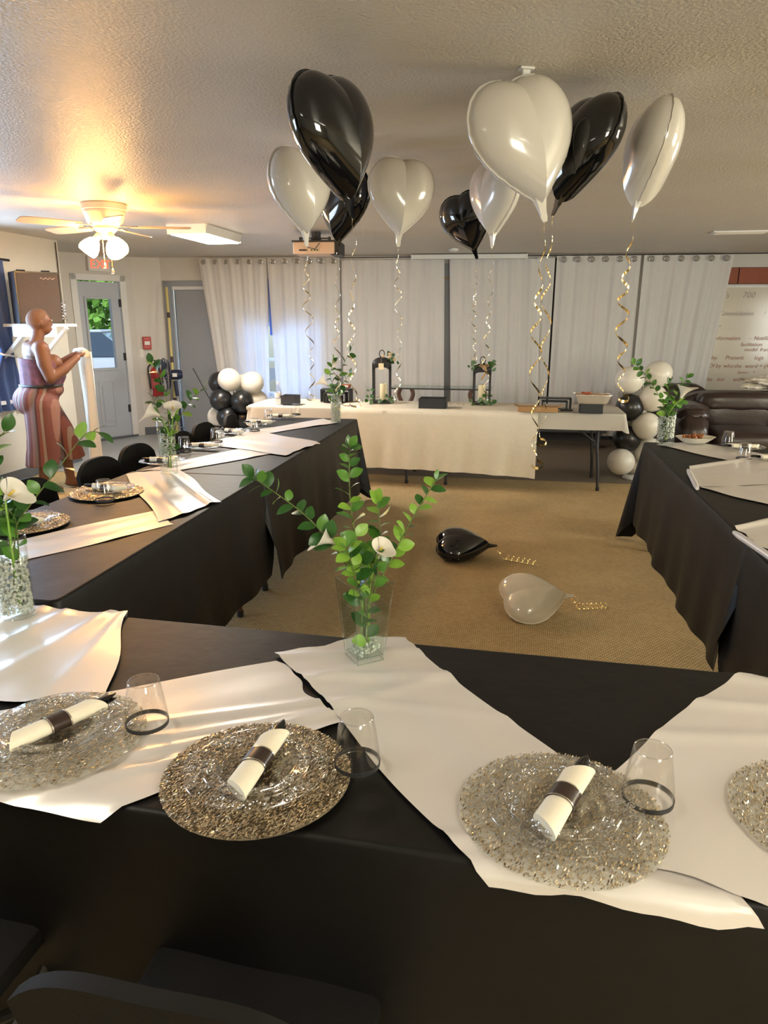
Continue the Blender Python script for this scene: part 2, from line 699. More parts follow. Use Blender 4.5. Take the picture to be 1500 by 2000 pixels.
wall('wall_right', Rr, Vector((DE.x, DE.y, 0)), E1, 'wall_cream', [(4.85, 6.35, .82, 1.98), (8.25, 9.75, .82, 1.98)])
wall('wall_rear', Lr, Rr, -E2, 'wall_cream', [(6.7, 8.3, .84, 2.05)])


def window(name, p0, t, n, wd, z0, z1):
    """p0 = lower left corner on the inner wall face, t = along, n = outward"""
    r = bpy.data.objects.new(name, None)
    C.objects.link(r)
    struct(r)
    b = MB()
    for s0, s1, a, c in ((0, wd, z0, z0 + .05), (0, wd, z1 - .05, z1), (0, .05, z0, z1), (wd - .05, wd, z0, z1), (0, wd, (z0 + z1) / 2 - .02, (z0 + z1) / 2 + .02)):
        vs = [p0 + t * s + n * d + Vector((0, 0, z)) for z in (a, c) for d in (.03, .08) for s in (s0, s1)]
        b.add(vs, [(0, 1, 3, 2), (4, 6, 7, 5), (0, 4, 5, 1), (2, 3, 7, 6), (0, 2, 6, 4), (1, 5, 7, 3)])
    b.build('window_frame', 'trim', r)
    for a, c in ((z0 + .05, (z0 + z1) / 2 - .02), ((z0 + z1) / 2 + .02, z1 - .05)):
        b = MB()
        vs = [p0 + t * s + n * d + Vector((0, 0, z)) for z in (a, c) for d in (.053, .057) for s in (.05, wd - .05)]
        b.add(vs, [(0, 1, 3, 2), (4, 6, 7, 5), (0, 4, 5, 1), (2, 3, 7, 6), (0, 2, 6, 4), (1, 5, 7, 3)])
        b.build('pane', 'pane', r)
    b = MB()
    vs = [p0 + t * s - n * d + Vector((0, 0, z)) for z in (z0 - .035, z0) for d in (.07, -.03) for s in (-.05, wd + .05)]
    b.add(vs, [(0, 1, 3, 2), (4, 6, 7, 5), (0, 4, 5, 1), (2, 3, 7, 6), (0, 2, 6, 4), (1, 5, 7, 3)])
    b.build('window_sill', 'trim', r)
    return r


window('window_1', RM(LW, 5.15), E2, -E1, 1.05, .82, 1.98)
window('unseen_window_2', RM(LW, .95), E2, -E1, 1.3, .82, 1.98)  # never in view, added for its daylight
window('unseen_window_3', RM(RW, 2.25), E2, E1, 1.5, .82, 1.98)  # right side, unseen, added to light the tables
window('unseen_window_4', RM(RW, 5.65), E2, E1, 1.5, .82, 1.98)  # also unseen and added for light
window('window_6', Vector((DC.x, DC.y, 0)) + WT * 1.12, WT, WN, 1.10, .55, 1.55)
window('unseen_window_5', RM(LW + 6.7, NW), E1, -E2, 1.6, .84, 2.05)  # unseen rear opening, added for light from behind


def baseboard(name, p0, p1, n_in, mt='base_vinyl', h=.11):
    p0, p1 = Vector((p0[0], p0[1], 0)), Vector((p1[0], p1[1], 0))
    n = Vector((n_in[0], n_in[1], 0)).normalized()
    b = MB()
    vs = [p + n * d + Vector((0, 0, z)) for z in (.004, h) for d in (.0, .014) for p in (p0, p1)]
    b.add(vs, [(0, 1, 3, 2), (4, 6, 7, 5), (0, 4, 5, 1), (2, 3, 7, 6), (0, 2, 6, 4), (1, 5, 7, 3)])
    return struct(b.build(name, mt))


baseboard('baseboard_left', Lr, LWc, E1)
baseboard('baseboard_panel', DB, DC, (.4, -.9))
baseboard('baseboard_back', BW(1.1, 0), BW(10.0, 0), -WN, h=.13)
baseboard('baseboard_right', Rr, (DE.x, DE.y), -E1)

# glazed outside door in the angled wall (door_1)
D3 = Vector((dd.x, dd.y, 0))
N3 = DN
P3 = Vector((DA.x, DA.y, 0))


def DP(s, z, off=0.0):            # off > 0 = towards the room
    return P3 + D3 * s - N3 * off + Vector((0, 0, z))


def slab(b, s0, s1, z0, z1, f, d0, d1):
    vs = [f(s, z, d) for z in (z0, z1) for d in (d0, d1) for s in (s0, s1)]
    return b.add(vs, [(0, 1, 3, 2), (4, 6, 7, 5), (0, 4, 5, 1), (2, 3, 7, 6), (0, 2, 6, 4), (1, 5, 7, 3)])


door1 = struct(bpy.data.objects.new('door_1', None))
C.objects.link(door1)
a0, a1 = d_s0 + .02, d_s1 - .03
b = MB()
g0, g1 = a0 + .10, a1 - .13
for q in ((a0, a1, .02, .95), (a0, a1, 1.86, 2.06), (a0, g0, .95, 1.86), (g1, a1, .95, 1.86)):
    slab(b, *q, DP, -.05, -.005)
b.build('door_leaf', 'door_paint', door1)
b = MB()
for q in ((g0 - .03, g1 + .03, .93, .96), (g0 - .03, g1 + .03, 1.85, 1.88), (g0 - .03, g0, .96, 1.85), (g1, g1 + .03, .96, 1.85)):
    slab(b, *q, DP, -.006, .012)
b.build('glazing_frame', 'door_paint', door1, bevel=.004)
b = MB()
slab(b, g0, g1, .96, 1.85, DP, -.03, -.026)
b.build('pane', 'pane', door1)
b = MB()
q0, q1 = a0 + .15, a1 - .2
for q in ((q0, q1, .18, .2), (q0, q1, .78, .8), (q0, q0 + .02, .2, .78), (q1 - .02, q1, .2, .78)):
    slab(b, *q, DP, -.006, .004)
slab(b, q0 + .05, q1 - .05, .25, .73, DP, -.006, .006)
b.build('panel_moulding', 'door_paint', door1, bevel=.003)
b = MB()
for s0, s1 in ((d_s0 - .07, d_s0 + .01), (d_s1 - .012, d_s1 + .075)):
    slab(b, s0, s1, 0.005, 2.15, DP, -.02, .018)
slab(b, d_s0 - .07, d_s1 + .075, 2.075, 2.15, DP, -.02, .018)
b.build('door_frame', 'trim', door1, bevel=.004)
for z in (.35, 1.05, 1.75):
    b = MB()
    slab(b, a1 - .015, a1 + .02, z, z + .1, DP, -.004, .01)
    b.build('hinge', 'matte_black', door1)
b = MB()
b.ell(DP(a0 + .06, .95, .04), (.028, .028, .028))
b.tube([DP(a0 + .06, .95, -.01), DP(a0 + .06, .95, .04)], .012)
b.build('handle', 'chrome', door1, smooth=True)
b = MB()
slab(b, d_s0 - .05, d_s1 + .06, .004, .03, DP, -.1, .03)
b.build('threshold', 'base_vinyl', door1)

# plain grey door in the back wall (door_2), standing in its frame
door2 = struct(bpy.data.objects.new('door_2', None))
C.objects.link(door2)
b = MB()
slab(b, .17, .96, .02, 1.98, BW, -.09, -.045)
b.build('door_leaf', 'door_grey', door2, bevel=.004)
b = MB()
for q in ((.03, .13, .005, 2.10), (.98, 1.06, .005, 2.10), (.03, 1.06, 2.03, 2.10)):
    slab(b, *q, BW, -.02, .02)
b.build('door_frame', 'door_grey', door2, bevel=.004)
b = MB()
slab(b, .13, .99, 1.985, 2.03, BW, -.08, -.03)
b.build('door_stop', 'trim', door2)
b = MB()
slab(b, -.05, 1.1, -.02, 2.3, BW, -.6, -.58)
struct(b.build('wall_closet', 'wall'))

# outside, seen through the glazed door
b = MB()
b.add([(-16, 8.5, -.06), (-3.2, 11.2, -.06), (-3.2, 26, -.06), (-16, 26, -.06)], [(0, 1, 2, 3)])
struct(b.build('ground_outside', 'asphalt'))
hg = thing('hedge', 'bright green leafy hedge outdoors seen through the door glass', 'hedge', (-7.75, 18.6, -.06))
rnd = random.Random(4)
b = MB()
for k in range(2600):
    p = Vector((max(-1.1,min(1.1,rnd.gauss(0, .75))), max(-1,min(1,rnd.gauss(0, .5))), rnd.uniform(.1, 4.0)))
    t1 = Vector((rnd.gauss(0, 1), rnd.gauss(0, 1), rnd.gauss(0, 1))).normalized() * .16
    t2 = t1.orthogonal().normalized() * .09
    b.add([p - t1, p + t2, p + t1, p - t2], [(0, 1, 2, 3)])
stuff(b.build('foliage', 'hedge', hg))
MB().tube([(0, 0, 0), (.05, .03, 1.2), (-.05, 0, 2.6)], [.09, .07, .03]).build('trunk', 'tape', hg, smooth=True)
car = thing('parked_car', 'pale parked car outdoors behind the door glass', 'car', (-6.3, 14.9, -.06), R(12))
b = MB()
sec = [(-2.1, .45, .62), (-2.0, .35, .85), (-1.2, .35, .95), (-.7, .35, .98), (.9, .35, .98), (1.6, .35, .95), (2.05, .4, .8), (2.1, .45, .65)]
b.grid(12, len(sec) - 1, lambda u, v: (lambda s: Vector((s[0], .85 * (math.copysign(abs(math.cos(2 * PI * u)) ** .4, math.cos(2 * PI * u))), (s[1] + s[2]) / 2 + (s[2] - s[1]) / 2 * math.copysign(abs(math.sin(2 * PI * u)) ** .4, math.sin(2 * PI * u)))))(sec[round(v * (len(sec) - 1))]), cu=True)
b.build('body', 'car_paint', car, smooth=True)
b = MB()
b.add([(-1.1, -.72, .95), (1.2, -.72, .95), (.6, -.6, 1.42), (-.6, -.6, 1.42), (-1.1, .72, .95), (1.2, .72, .95), (.6, .6, 1.42), (-.6, .6, 1.42)],
      [(0, 1, 2, 3), (5, 4, 7, 6), (1, 5, 6, 2), (4, 0, 3, 7), (3, 2, 6, 7)])
b.build('window_glass', 'car_glass', car)
MB().box((0, 0, 1.44), (1.25, 1.22, .05)).build('roof', 'car_paint', car, bevel=.02)
for sx in (-1.3, 1.3):
    for sy in (-.8, .8):
        MB().lathe([(.0, -.1), (.3, -.1), (.33, -.06), (.33, .06), (.3, .1), (0, .1)], 20, (sx, sy, .33), Matrix.Rotation(PI / 2, 3, 'X')).build('wheel', 'matte_black', car, smooth=True)

# ------------------------------------------------------------------ back wall furnishings
rnd = random.Random(11)


def curtain(name, label, s0t, s1t, s0b, s1b, zt, zb, seed, grom=0, off=.10, amp=.022, nf=7):
    """white panel hanging in front of the back wall, s0/s1 top and bottom edges along the wall"""
    r = random.Random(seed)
    ph = [r.uniform(0, 6.28) for _ in range(6)]
    root = thing(name, label, 'curtain', (0, 0, 0), 0, 'white curtains along the back wall')
    b = MB()

    def fn(u, v):
        z = zt + (zb - zt) * v
        s = (s0t + (s1t - s0t) * u) * (1 - v) + (s0b + (s1b - s0b) * u) * v
        uu = u * nf * 2 * PI
        k = .45 + .75 * v
        d = amp * k * (math.sin(uu + ph[0] + .5 * math.sin(3 * v + ph[1])) + .45 * math.sin(2.3 * uu + ph[2] + 2 * v) + .3 * math.sin(.6 * uu + ph[3] - 3 * v))
        # soft diagonal pull lines in the lower half
        d += .010 * v * math.sin(16 * (u + .35 * v) + ph[4])
        return BW(s, z, off + d)
    b.grid(64, 26, fn)
    b.build('panel', 'curtain', root, smooth=True, angle=80)
    if grom:
        gm = grom_mesh
        for k in range(grom):
            u = (k + .5) / grom
            s = s0t + (s1t - s0t) * u
            M = Matrix.Translation(BW(s, zt - .045, off + amp * .9 + .012)) @ Matrix((WT, -WN, Vector((0, 0, 1)))).transposed().to_4x4()
            o = link('grommet', gm, root, M)
            o2 = link('hole', hole_mesh, o)
    return root


b = MB()
ringp = [(.030 * math.cos(a), 0, .030 * math.sin(a)) for a in [2 * PI * k / 16 for k in range(16)]]
b.tube(ringp, .006, 6, closed=True)
grom_mesh = b.mesh('grommet', 'chrome', True)
b = MB()
b.add([(.029 * math.cos(2 * PI * k / 16), .001, .029 * math.sin(2 * PI * k / 16)) for k in range(16)] + [(.029 * math.cos(2 * PI * k / 16), .004, .029 * math.sin(2 * PI * k / 16)) for k in range(16)],
      [tuple(range(15, -1, -1)), tuple(range(16, 32))] + [(k, (k + 1) % 16, 16 + (k + 1) % 16, 16 + k) for k in range(16)])
hole_mesh = b.mesh('hole', 'ink_grey')


def sW(x, y):                     # pixel column on the back wall -> s
    d = ray(x, y)
    o = Vector((0, 0, H))
    k = (Vector((DC.x, DC.y, 0)) - WN * .1 - o).dot(WN) / d.dot(WN)
    p = o + d * k
    return (p - Vector((DC.x, DC.y, 0))).dot(WT)


CZ = 2.375
specs = [('white grommet curtain beside the grey door, lit blue at its foot', 388, 521, 440, 527, 6, .02, 5),
         ('white grommet curtain behind the black tissue box', 523, 664, 545, 668, 6, .022, 5),
         ('plain white linen curtain behind the lantern with the paper tag', 667, 868, 672, 868, 0, .020, 6),
         ('plain white linen curtain behind the lantern with the burlap bow', 878, 1056, 882, 1052, 0, .018, 6),
         ('white grommet curtain behind the foil tray', 1087, 1251, 1070, 1225, 6, .018, 5),
         ('white grommet curtain next to the whiteboard', 1256, 1430, 1228, 1362, 6, .024, 5)]
for i, (lb, x0, x1, x2, x3, g, am, nf) in enumerate(specs):
    curtain('curtain', lb, sW(x0, 510), sW(x1, 510), sW(x2, 790), sW(x3, 790), CZ - (.0 if g else .035), .06, 20 + i, g, .12 + .01 * (i % 2), am, nf)
curtain('curtain', 'narrow white curtain strip beside the dark wall gap', sW(1050, 510), sW(1084, 510), sW(1046, 790), sW(1066, 790), CZ - .02, .06, 40, 0, .10, .01, 1)
b = MB()
b.tube([BW(.75, 2.372, .07), BW(8.1, 2.392, .07)], .006, 6)
tag(b.build('curtain_wire', 'matte_black'), 'thin dark wire that carries the white curtains', 'wire')
b = MB()
slab(b, sW(521, 560), sW(545, 560), 1.38, 2.12, BW, .002, .02)  # blue strip stands in for window daylight behind the curtains
tag(b.build('blue_daylight_strip', 'blue_daylight_strip'), 'blue strip put in for window daylight between two white curtains', 'strip')
b = MB()
slab(b, sW(1052, 600), sW(1092, 600), .15, 2.36, BW, .001, .012)  # near-black strip filling the gap between two curtains
tag(b.build('dark_gap_strip', 'dark_gap'), 'dark strip showing in the gap between white curtains', 'panel')
b = MB()
slab(b, sW(866, 600), sW(882, 600), .12, 2.30, BW, .001, .012)
slab_o = b.build('grey_wall_panel', 'door_grey')
tag(slab_o, 'grey strip of panelling between the two plain linen curtains', 'panel')
b = MB()
slab(b, sW(866, 548), sW(882, 548), 2.11, 2.13, BW, .012, .02)
b.build('brown_strip', 'burlap', slab_o)

# projection screen housing on the wall top
ps = thing('screen_housing', 'long white roll-up projection screen case above the curtains', 'screen case')
b = MB()
y0, s0, s1 = .22, sW(806, 500), sW(1026, 500)
slab(b, s0, s1, 2.335, 2.392, BW, y0, y0 + .07)
b.build('case', 'plastic_white', ps, bevel=.006)
b = MB()
slab(b, s0 - .01, s1 + .01, 2.392, 2.399, BW, y0 - .01, y0 + .08)
b.build('mounting_strip', 'tape', ps)
for s in (s0, s1):
    b = MB()
    slab(b, s - .012, s + .012, 2.33, 2.392, BW, y0 - .005, y0 + .075)
    b.build('end_cap', 'plastic_white', ps, bevel=.003)

# whiteboard and brick band, right of the curtains
wb = thing('whiteboard', 'large glossy whiteboard with brown handwritten notes', 'whiteboard')
sl, sr = sW(1372, 660), sW(1372, 660) + 2.3
b = MB()
slab(b, sl, sr, .62, 1.985, BW, .004, .03)
b.build('board', 'board', wb)
b = MB()
slab(b, sl - .02, sr + .02, 1.985, 2.01, BW, .004, .04)
slab(b, sl - .02, sr + .02, .595, .62, BW, .004, .04)
slab(b, sr, sr + .025, .62, 1.985, BW, .004, .04)
slab(b, sl - .025, sl, .62, 1.985, BW, .004, .04)
b.build('board_frame', 'trim', wb)
b = MB()
slab(b, sl, sr, .555, .59, BW, .004, .10)  # black ledge below the board
b.build('black_ledge', 'matte_black', wb)


def text_mesh(txt, size, mt, M, name, parent=None, shear=.25, ext=.0006):
    cu = bpy.data.curves.new('txt', 'FONT')
    cu.body = txt
    cu.size = size
    cu.shear = shear
    cu.extrude = ext
    cu.resolution_u = 2
    to = bpy.data.objects.new('txt', cu)
    C.objects.link(to)
    bpy.context.view_layer.update()
    me = bpy.data.meshes.new_from_object(to.evaluated_get(bpy.context.evaluated_depsgraph_get()))
    bpy.data.objects.remove(to)
    me.materials.clear()
    me.materials.append(M_[mt])
    me.name = name
    o = link(name, me, parent)
    if parent:
        o.matrix_parent_inverse = Matrix()
    o.matrix_local = M
    return o


WR = Matrix((WT, Vector((0, 0, 1)), -WN)).transposed().to_4x4()
notes = [(1418, 582, "'s    700", .105, 'ink_grey'), (1392, 616, ".. Consolidation ! Super m", .075, 'ink_grey'), (1406, 642, "*  . . .", .07, 'ink_grey'),
         (1398, 664, "information - Notifications the Business", .07, 'ink'), (1450, 676, "facilitation share b", .066, 'ink'), (1457, 686, "model framework", .066, 'ink'),
         (1392, 702, "by.   Present    logs", .075, 'ink'), (1386, 718, "Of by who the word = (Automobile / SUVs", .072, 'ink'),
         (1443, 730, "Senior *", .055, 'ink'), (1380, 744, "the  last   and 1 =  sharper", .07, 'ink')]
for x, y, tx, sz, mt in notes:
    s = sW(x, y)
    d = ray(x, y)
    k = (Vector((DC.x, DC.y, 0)) - WN * .032 - Vector((0, 0, H))).dot(WN) / d.dot(WN)
    z = H + d.z * k
    cx = 0
    for wd in tx.split(' '):
        if wd:
            text_mesh(wd, sz, mt, Matrix.Translation(BW(s + cx, z, .0315)) @ WR, 'handwriting', wb)
        cx += sz * (.55 * len(wd) + .25)

bb = thing('brick_band', 'band of red bricks above the whiteboard', 'bricks')
bl = MB()
slab(bl, sl + .05, sr, 2.005 + .02, 2.23, BW, .001, .01)
bl.build('mortar', 'tape', bb)
for k in range(5):
    b = MB()
    x0 = sl + .05 + k * .46 - .12
    slab(b, max(x0, sl + .05), min(x0 + .447, sr), 2.03, 2.225, BW, .01, .03)
    b.build('brick', 'brick', bb, bevel=.004)

# ------------------------------------------------------------------ ceiling fittings
fan = thing('ceiling_fan', 'ceiling fan with frosted lit lamp shades and wooden blades', 'ceiling fan', atz(202, 398, ZC))
MB().lathe([(0, 0), (.155, 0), (.162, -.01), (.158, -.045), (.150, -.05), (.150, -.062), (.145, -.07), (.128, -.13), (.10, -.155), (.0, -.155)], 32).build('motor_housing', 'fan_white', fan, smooth=True)
MB().lathe([(.0, -.155), (.085, -.155), (.088, -.175), (.06, -.2), (.045, -.215), (.045, -.245), (.0, -.25)], 24).build('light_fitter', 'fan_white', fan, smooth=True)
for k in range(5):
    a = R(8 + 72 * k)
    Mz = Matrix.Rotation(a, 4, 'Z') @ Matrix.Translation((0, 0, -.15))
    b = MB()
    b.bar((.08, 0, 0), (.2, 0, -.008), .03, .008)
    b.bar((.17, 0, -.008), (.24, 0, -.008), .09, .006)
    o = b.build('blade_iron', 'chrome', fan)
    o.matrix_local = Mz
    b = MB()
    prof = [(.19, .05), (.24, .058), (.40, .066), (.55, .068), (.60, .058), (.615, .035)]
    vs, fs = [], []
    tl = Matrix.Rotation(R(11), 3, 'X')
    for x, hw in prof:
        for zz in (0, .007):
            for sg in (-1, 1):
                vs.append(Vector((x, 0, -.012)) + tl @ Vector((0, sg * hw, zz)))
    for i in range(len(prof) - 1):
        o4, p4 = 4 * i, 4 * i + 4
        fs += [(o4, o4 + 1, p4 + 1, p4), (o4 + 2, p4 + 2, p4 + 3, o4 + 3), (o4, p4, p4 + 2, o4 + 2), (o4 + 1, o4 + 3, p4 + 3, p4 + 1)]
    fs += [(0, 2, 3, 1), (len(vs) - 4, len(vs) - 3, len(vs) - 1, len(vs) - 2)]
    b.add(vs, fs)
    o2 = b.build('blade', 'blade_wood', fan)
    o2.matrix_local = Mz
    for q in ((.2, .02), (.2, -.02), (.23, 0)):
        pass
for k, az in enumerate((-35, 85, 205)):
    a = R(az)
    tilt = Matrix.Rotation(a, 3, 'Z') @ Matrix.Rotation(R(-38), 3, 'Y')
    base = Vector((math.cos(a) * .05, math.sin(a) * .05, -.215))
    MB().tube([base, base + tilt @ Vector((0, 0, -.05))], [.022, .026], 12).build('lamp_holder', 'fan_white', fan, smooth=True)
    b = MB()
    prof = [(.026, -.045), (.042, -.06), (.060, -.095), (.070, -.13), (.068, -.15), (.062, -.165), (.0, -.168)]
    b.lathe([(.0, -.044)] + prof, 24, base, tilt)
    b.build('lamp_shade', 'lamp_glow', fan, smooth=True, angle=60)
for dx, dl in ((-.02, .17), (.035, .21)):
    b = MB()
    b.tube([(dx, -.03, -.24), (dx, -.03, -.24 - dl)], .0022, 5)
    ch = b.build('pull_chain', 'gold', fan)
    MB().lathe([(0, .0), (.004, -.004), (.012, -.035), (.010, -.045), (0, -.05)], 10, (dx, -.03, -.24 - dl)).build('pull_knob', 'gold_pale', ch, smooth=True)

fx = thing('ceiling_light', 'lit fluorescent ceiling fixture with sloped white housing', 'ceiling light', atz(402, 449, ZC), -A)
b = MB()
b.prism([(-.20, 0), (.20, 0), (.17, -.075), (-.17, -.075)], -.42, .42, Matrix())
b.build('housing', 'plastic_white', fx, bevel=.006)
MB().box((0, 0, -.08), (.32, .82, .012)).build('diffuser', 'tube_glow', fx)
for q in (-.42, .42):
    MB().box((0, q, -.04), (.37, .015, .082)).build('end_plate', 'plastic_white', fx)
fl_l = light('tube_or_added_light', 'AREA', fx.location + Vector((0, 0, -.1)), 34, (1, .95, .84), 0.8, .3, (0, 0, -1))
fl_l.rotation_euler = (0, 0, PI / 2 - A)

for k_, (q1, q2) in enumerate(((1.6, .2), (-1.6, .2))):  # two unseen fixtures added to brighten the near tables
    added_fx = copy_tree(fx)
    added_fx.location = RM(q1, q2, ZC)
    added_fx['label'] = ('unseen fluorescent ceiling fixture added above the head of the chair row', 'unseen fluorescent ceiling fixture added above the overlapping black cloth')[1 - k_]
    l_ = light('tube_or_added_light', 'AREA', added_fx.location + Vector((0, 0, -.1)), 8 if k_ == 0 else 4, (1, .88, .66), .8, .3, (0, 0, -1))  # lamp of the added fixture
    l_.rotation_euler = (0, 0, PI / 2 - A)

hk = thing('ceiling_hook', 'small white ceiling bracket beside the large white balloon', 'bracket', atz(1028, 132, ZC), .2)
MB().box((0, 0, -.004), (.05, .035, .008)).build('plate', 'plastic_white', hk, bevel=.002)
MB().box((0, .0, -.03), (.028, .012, .05)).build('arm', 'plastic_white', hk, bevel=.003)

cv = thing('ceiling_vent', 'flat white vent cover on the ceiling near the whiteboard', 'vent', atz(1446, 452, ZC), -A)
MB().box((0, 0, -.006), (.52, .16, .012)).build('frame', 'plastic_white', cv, bevel=.003)
for k in range(6):
    MB().box((0, -.06 + k * .024, -.014), (.46, .006, .01), Matrix.Rotation(R(35), 3, 'X')).build('slat', 'ceiling', cv)
sd = thing('smoke_detector', 'round white ceiling disc behind the black heart balloon', 'smoke detector', atz(886, 486, ZC))
MB().lathe([(0, 0), (.06, 0), (.058, -.02), (.04, -.032), (0, -.034)], 24).build('body', 'plastic_white', sd, smooth=True)
MB().box((0, -.05, -.02), (.02, .012, .006)).build('slot', 'matte_black', sd)

# projector hanging from the ceiling
pj = thing('projector', 'beige projector on a black ceiling mount', 'projector', aty(618, 487, 7.35), -A * .5)
MB().box((0, 0, 0), (.40, .30, .11)).build('body', 'proj_beige', pj, bevel=.01)
MB().box((.205, .02, 0), (.10, .30, .125)).build('side_cover', 'matte_black', pj, bevel=.012)
MB().box((0, 0, .062), (.42, .31, .014)).build('mount_plate', 'matte_black', pj)
MB().tube([(0, 0, .06), (0, 0, .12), (0, 0, .20)], [.06, .045, .05], 14).build('mount_post', 'matte_black', pj, smooth=True)
MB().box((0, 0, .205), (.18, .14, .016)).build('ceiling_plate', 'matte_black', pj)
for x in (-.13, .15):
    MB().tube([(x, -.12, .06), (x, -.12, .10)], .014, 8).build('mount_bolt', 'matte_black', pj)
    MB().bar((x, -.12, .085), (0, -.02, .10), .02, .012).build('mount_arm', 'matte_black', pj)
MB().tube([(-.06, -.155, .05), (-.05, -.18, .0), (.02, -.19, -.015), (.06, -.16, .04)], .004, 6).build('cable', 'matte_black', pj, smooth=True)
MB().box((-.10, -.152, -.02), (.08, .012, .014)).build('plug', 'matte_black', pj)
for x in (-.02, .01, .035):
    MB().tube([(x, -.149, -.02), (x, -.154, -.02)], .008, 8).build('socket', 'leaf_dark', pj)


# ------------------------------------------------------------------ tables and cloths
TZ = .74


class Frame:
    def __init__(s, ang):
        a = R(ang)
        s.e1 = Vector((math.cos(a), -math.sin(a), 0))
        s.e2 = Vector((math.sin(a), math.cos(a), 0))
        s.rz = -a

    def __call__(s, a, b, z=0.0):
        p = s.e1 * a + s.e2 * b
        return Vector((p.x, p.y, z))

    def inv(s, p):
        return p.x * s.e1.x + p.y * s.e1.y, p.x * s.e2.x + p.y * s.e2.y


FR, FN = Frame(10.4), Frame(12.0)


def folding_table(label, fr, a0, a1, b0, b1, group, legmat='table_leg', along='b'):
    """rectangular folding table; long side along 'a' or 'b'"""
    ca, cb = (a0 + a1) / 2, (b0 + b1) / 2
    la, lb = a1 - a0, b1 - b0
    t = thing('folding_table', label, 'table', fr(ca, cb), fr.rz, group)
    MB().box((0, 0, TZ - .018), (la - .012, lb - .012, .036)).build('tabletop', 'table_top', t, bevel=.008)
    L, W = (la, lb) if along == 'a' else (lb, la)
    for sg in (-1, 1):
        x = sg * (L / 2 - .22)

        def P(u, v, z):
            return (u, v, z) if along == 'a' else (v, u, z)
        for sv in (-1, 1):
            yy = sv * (W / 2 - .085)
            MB().tube([P(x, yy - sv * .03, TZ - .04), P(x, yy - sv * .03, .42), P(x + sg * .02, yy, .22), P(x + sg * .03, yy, .012)], .014, 10).build('leg', legmat, t, smooth=True)
            MB().tube([P(x + sg * .03, yy, .0), P(x + sg * .03, yy, .035)], .018, 10).build('rubber_foot', 'matte_black', t, smooth=True)
        MB().tube([P(x, -(W / 2 - .12), .42), P(x, W / 2 - .12, .42)], .010, 8).build('crossbar', legmat, t, smooth=True)
        MB().tube([P(x, 0, .42), P(x - sg * .34, 0, TZ - .045)], .009, 8).build('brace', legmat, t, smooth=True)
    return t


def cloth(name, label, cat, fr, a0, a1, b0, b1, drops, mt, seed, z=TZ + .005, fold=.018, flare=.03, group=None, nf=9, rc=.03, corner=1.0, extra=.004):
    """cloth over a rectangular top; drops = (left, right, near, far)"""
    r = random.Random(seed)
    ph = [r.uniform(0, 6.28) for _ in range(8)]
    a0, a1, b0, b1 = a0 - extra, a1 + extra, b0 - extra, b1 + extra
    pts = []
    seg = [((a0 + rc, b0), (a1 - rc, b0), (0, -1), 2), ((a1, b0 + rc), (a1, b1 - rc), (1, 0), 1), ((a1 - rc, b1), (a0 + rc, b1), (0, 1), 3), ((a0, b1 - rc), (a0, b0 + rc), (-1, 0), 0)]
    for q in range(4):
        p, e, n, di = seg[q]
        ln = math.hypot(e[0] - p[0], e[1] - p[1])
        m = max(4, int(ln / .035))
        n2 = seg[(q + 1) % 4]
        for k in range(m + 1):
            f = k / m
            pts.append(((p[0] + (e[0] - p[0]) * f, p[1] + (e[1] - p[1]) * f), n, drops[di], 0.0))
        cx, cy = e[0] - n[0] * rc, e[1] - n[1] * rc
        a_s = math.atan2(n[1], n[0])
        for k in range(1, 6):
            an = a_s + PI / 2 * k / 6
            nn = (math.cos(an), math.sin(an))
            cw = math.sin(PI * k / 6)
            d1, d2 = drops[di], drops[n2[3]]
            dm = d1 + (d2 - d1) * k / 6
            pts.append(((cx + nn[0] * rc, cy + nn[1] * rc), nn, dm, cw * min(1, min(d1, d2) / max(.01, max(d1, d2)) + .2)))
    N = len(pts)
    K = 12
    vs, fs = [], []
    rr = .009
    rows = []
    arc = [0]
    for i in range(1, N):
        arc.append(arc[-1] + math.hypot(pts[i][0][0] - pts[i - 1][0][0], pts[i][0][1] - pts[i - 1][0][1]))
    # inset flat ring, rounded edge rings, skirt rings
    for row in range(4 + K):
        ring = []
        for i, ((px_, py_), n, dr, cw) in enumerate(pts):
            if row == 0:
                off, zz = -rr - .003, 0
            elif row <= 3:
                an = PI / 2 * (row - 1) / 2
                off, zz = -rr + rr * math.sin(an), -rr + rr * math.cos(an)
            else:
                k = (row - 3) / K
                s = arc[i]
                f = math.sin(s * nf + ph[0]) + .55 * math.sin(s * nf * 2.3 + ph[1]) + .4 * math.sin(s * nf * .43 + ph[2])
                dd_ = max(.004, (dr - rr))
                sc = min(1, dr / .35)
                off = (flare * k + fold * (k ** 1.2) * (f + .6)) * sc + cw * corner * .10 * k * sc
                zz = -rr - dd_ * k * (1 + .16 * cw * corner) + .012 * k * math.sin(s * 3 + ph[3]) * sc
            p = fr(px_ + n[0] * off, py_ + n[1] * off, z + zz)
            p.z = max(p.z, .012)
            ring.append(p)
        rows.append(ring)
    for ring in rows:
        vs += ring
    for row in range(3 + K):
        for i in range(N):
            j = (i + 1) % N
            fs.append((row * N + i, row * N + j, (row + 1) * N + j, (row + 1) * N + i))
    nv_ = len(vs)
    vs += [p.copy() for p in rows[0]]
    fs.append(tuple(range(nv_, nv_ + N)))
    b = MB()
    b.add(vs, fs)
    o = b.build(name, mt, smooth=True, angle=55)
    o.data.polygons[len(fs) - 1].use_smooth = False
    return tag(o, label, cat, group)


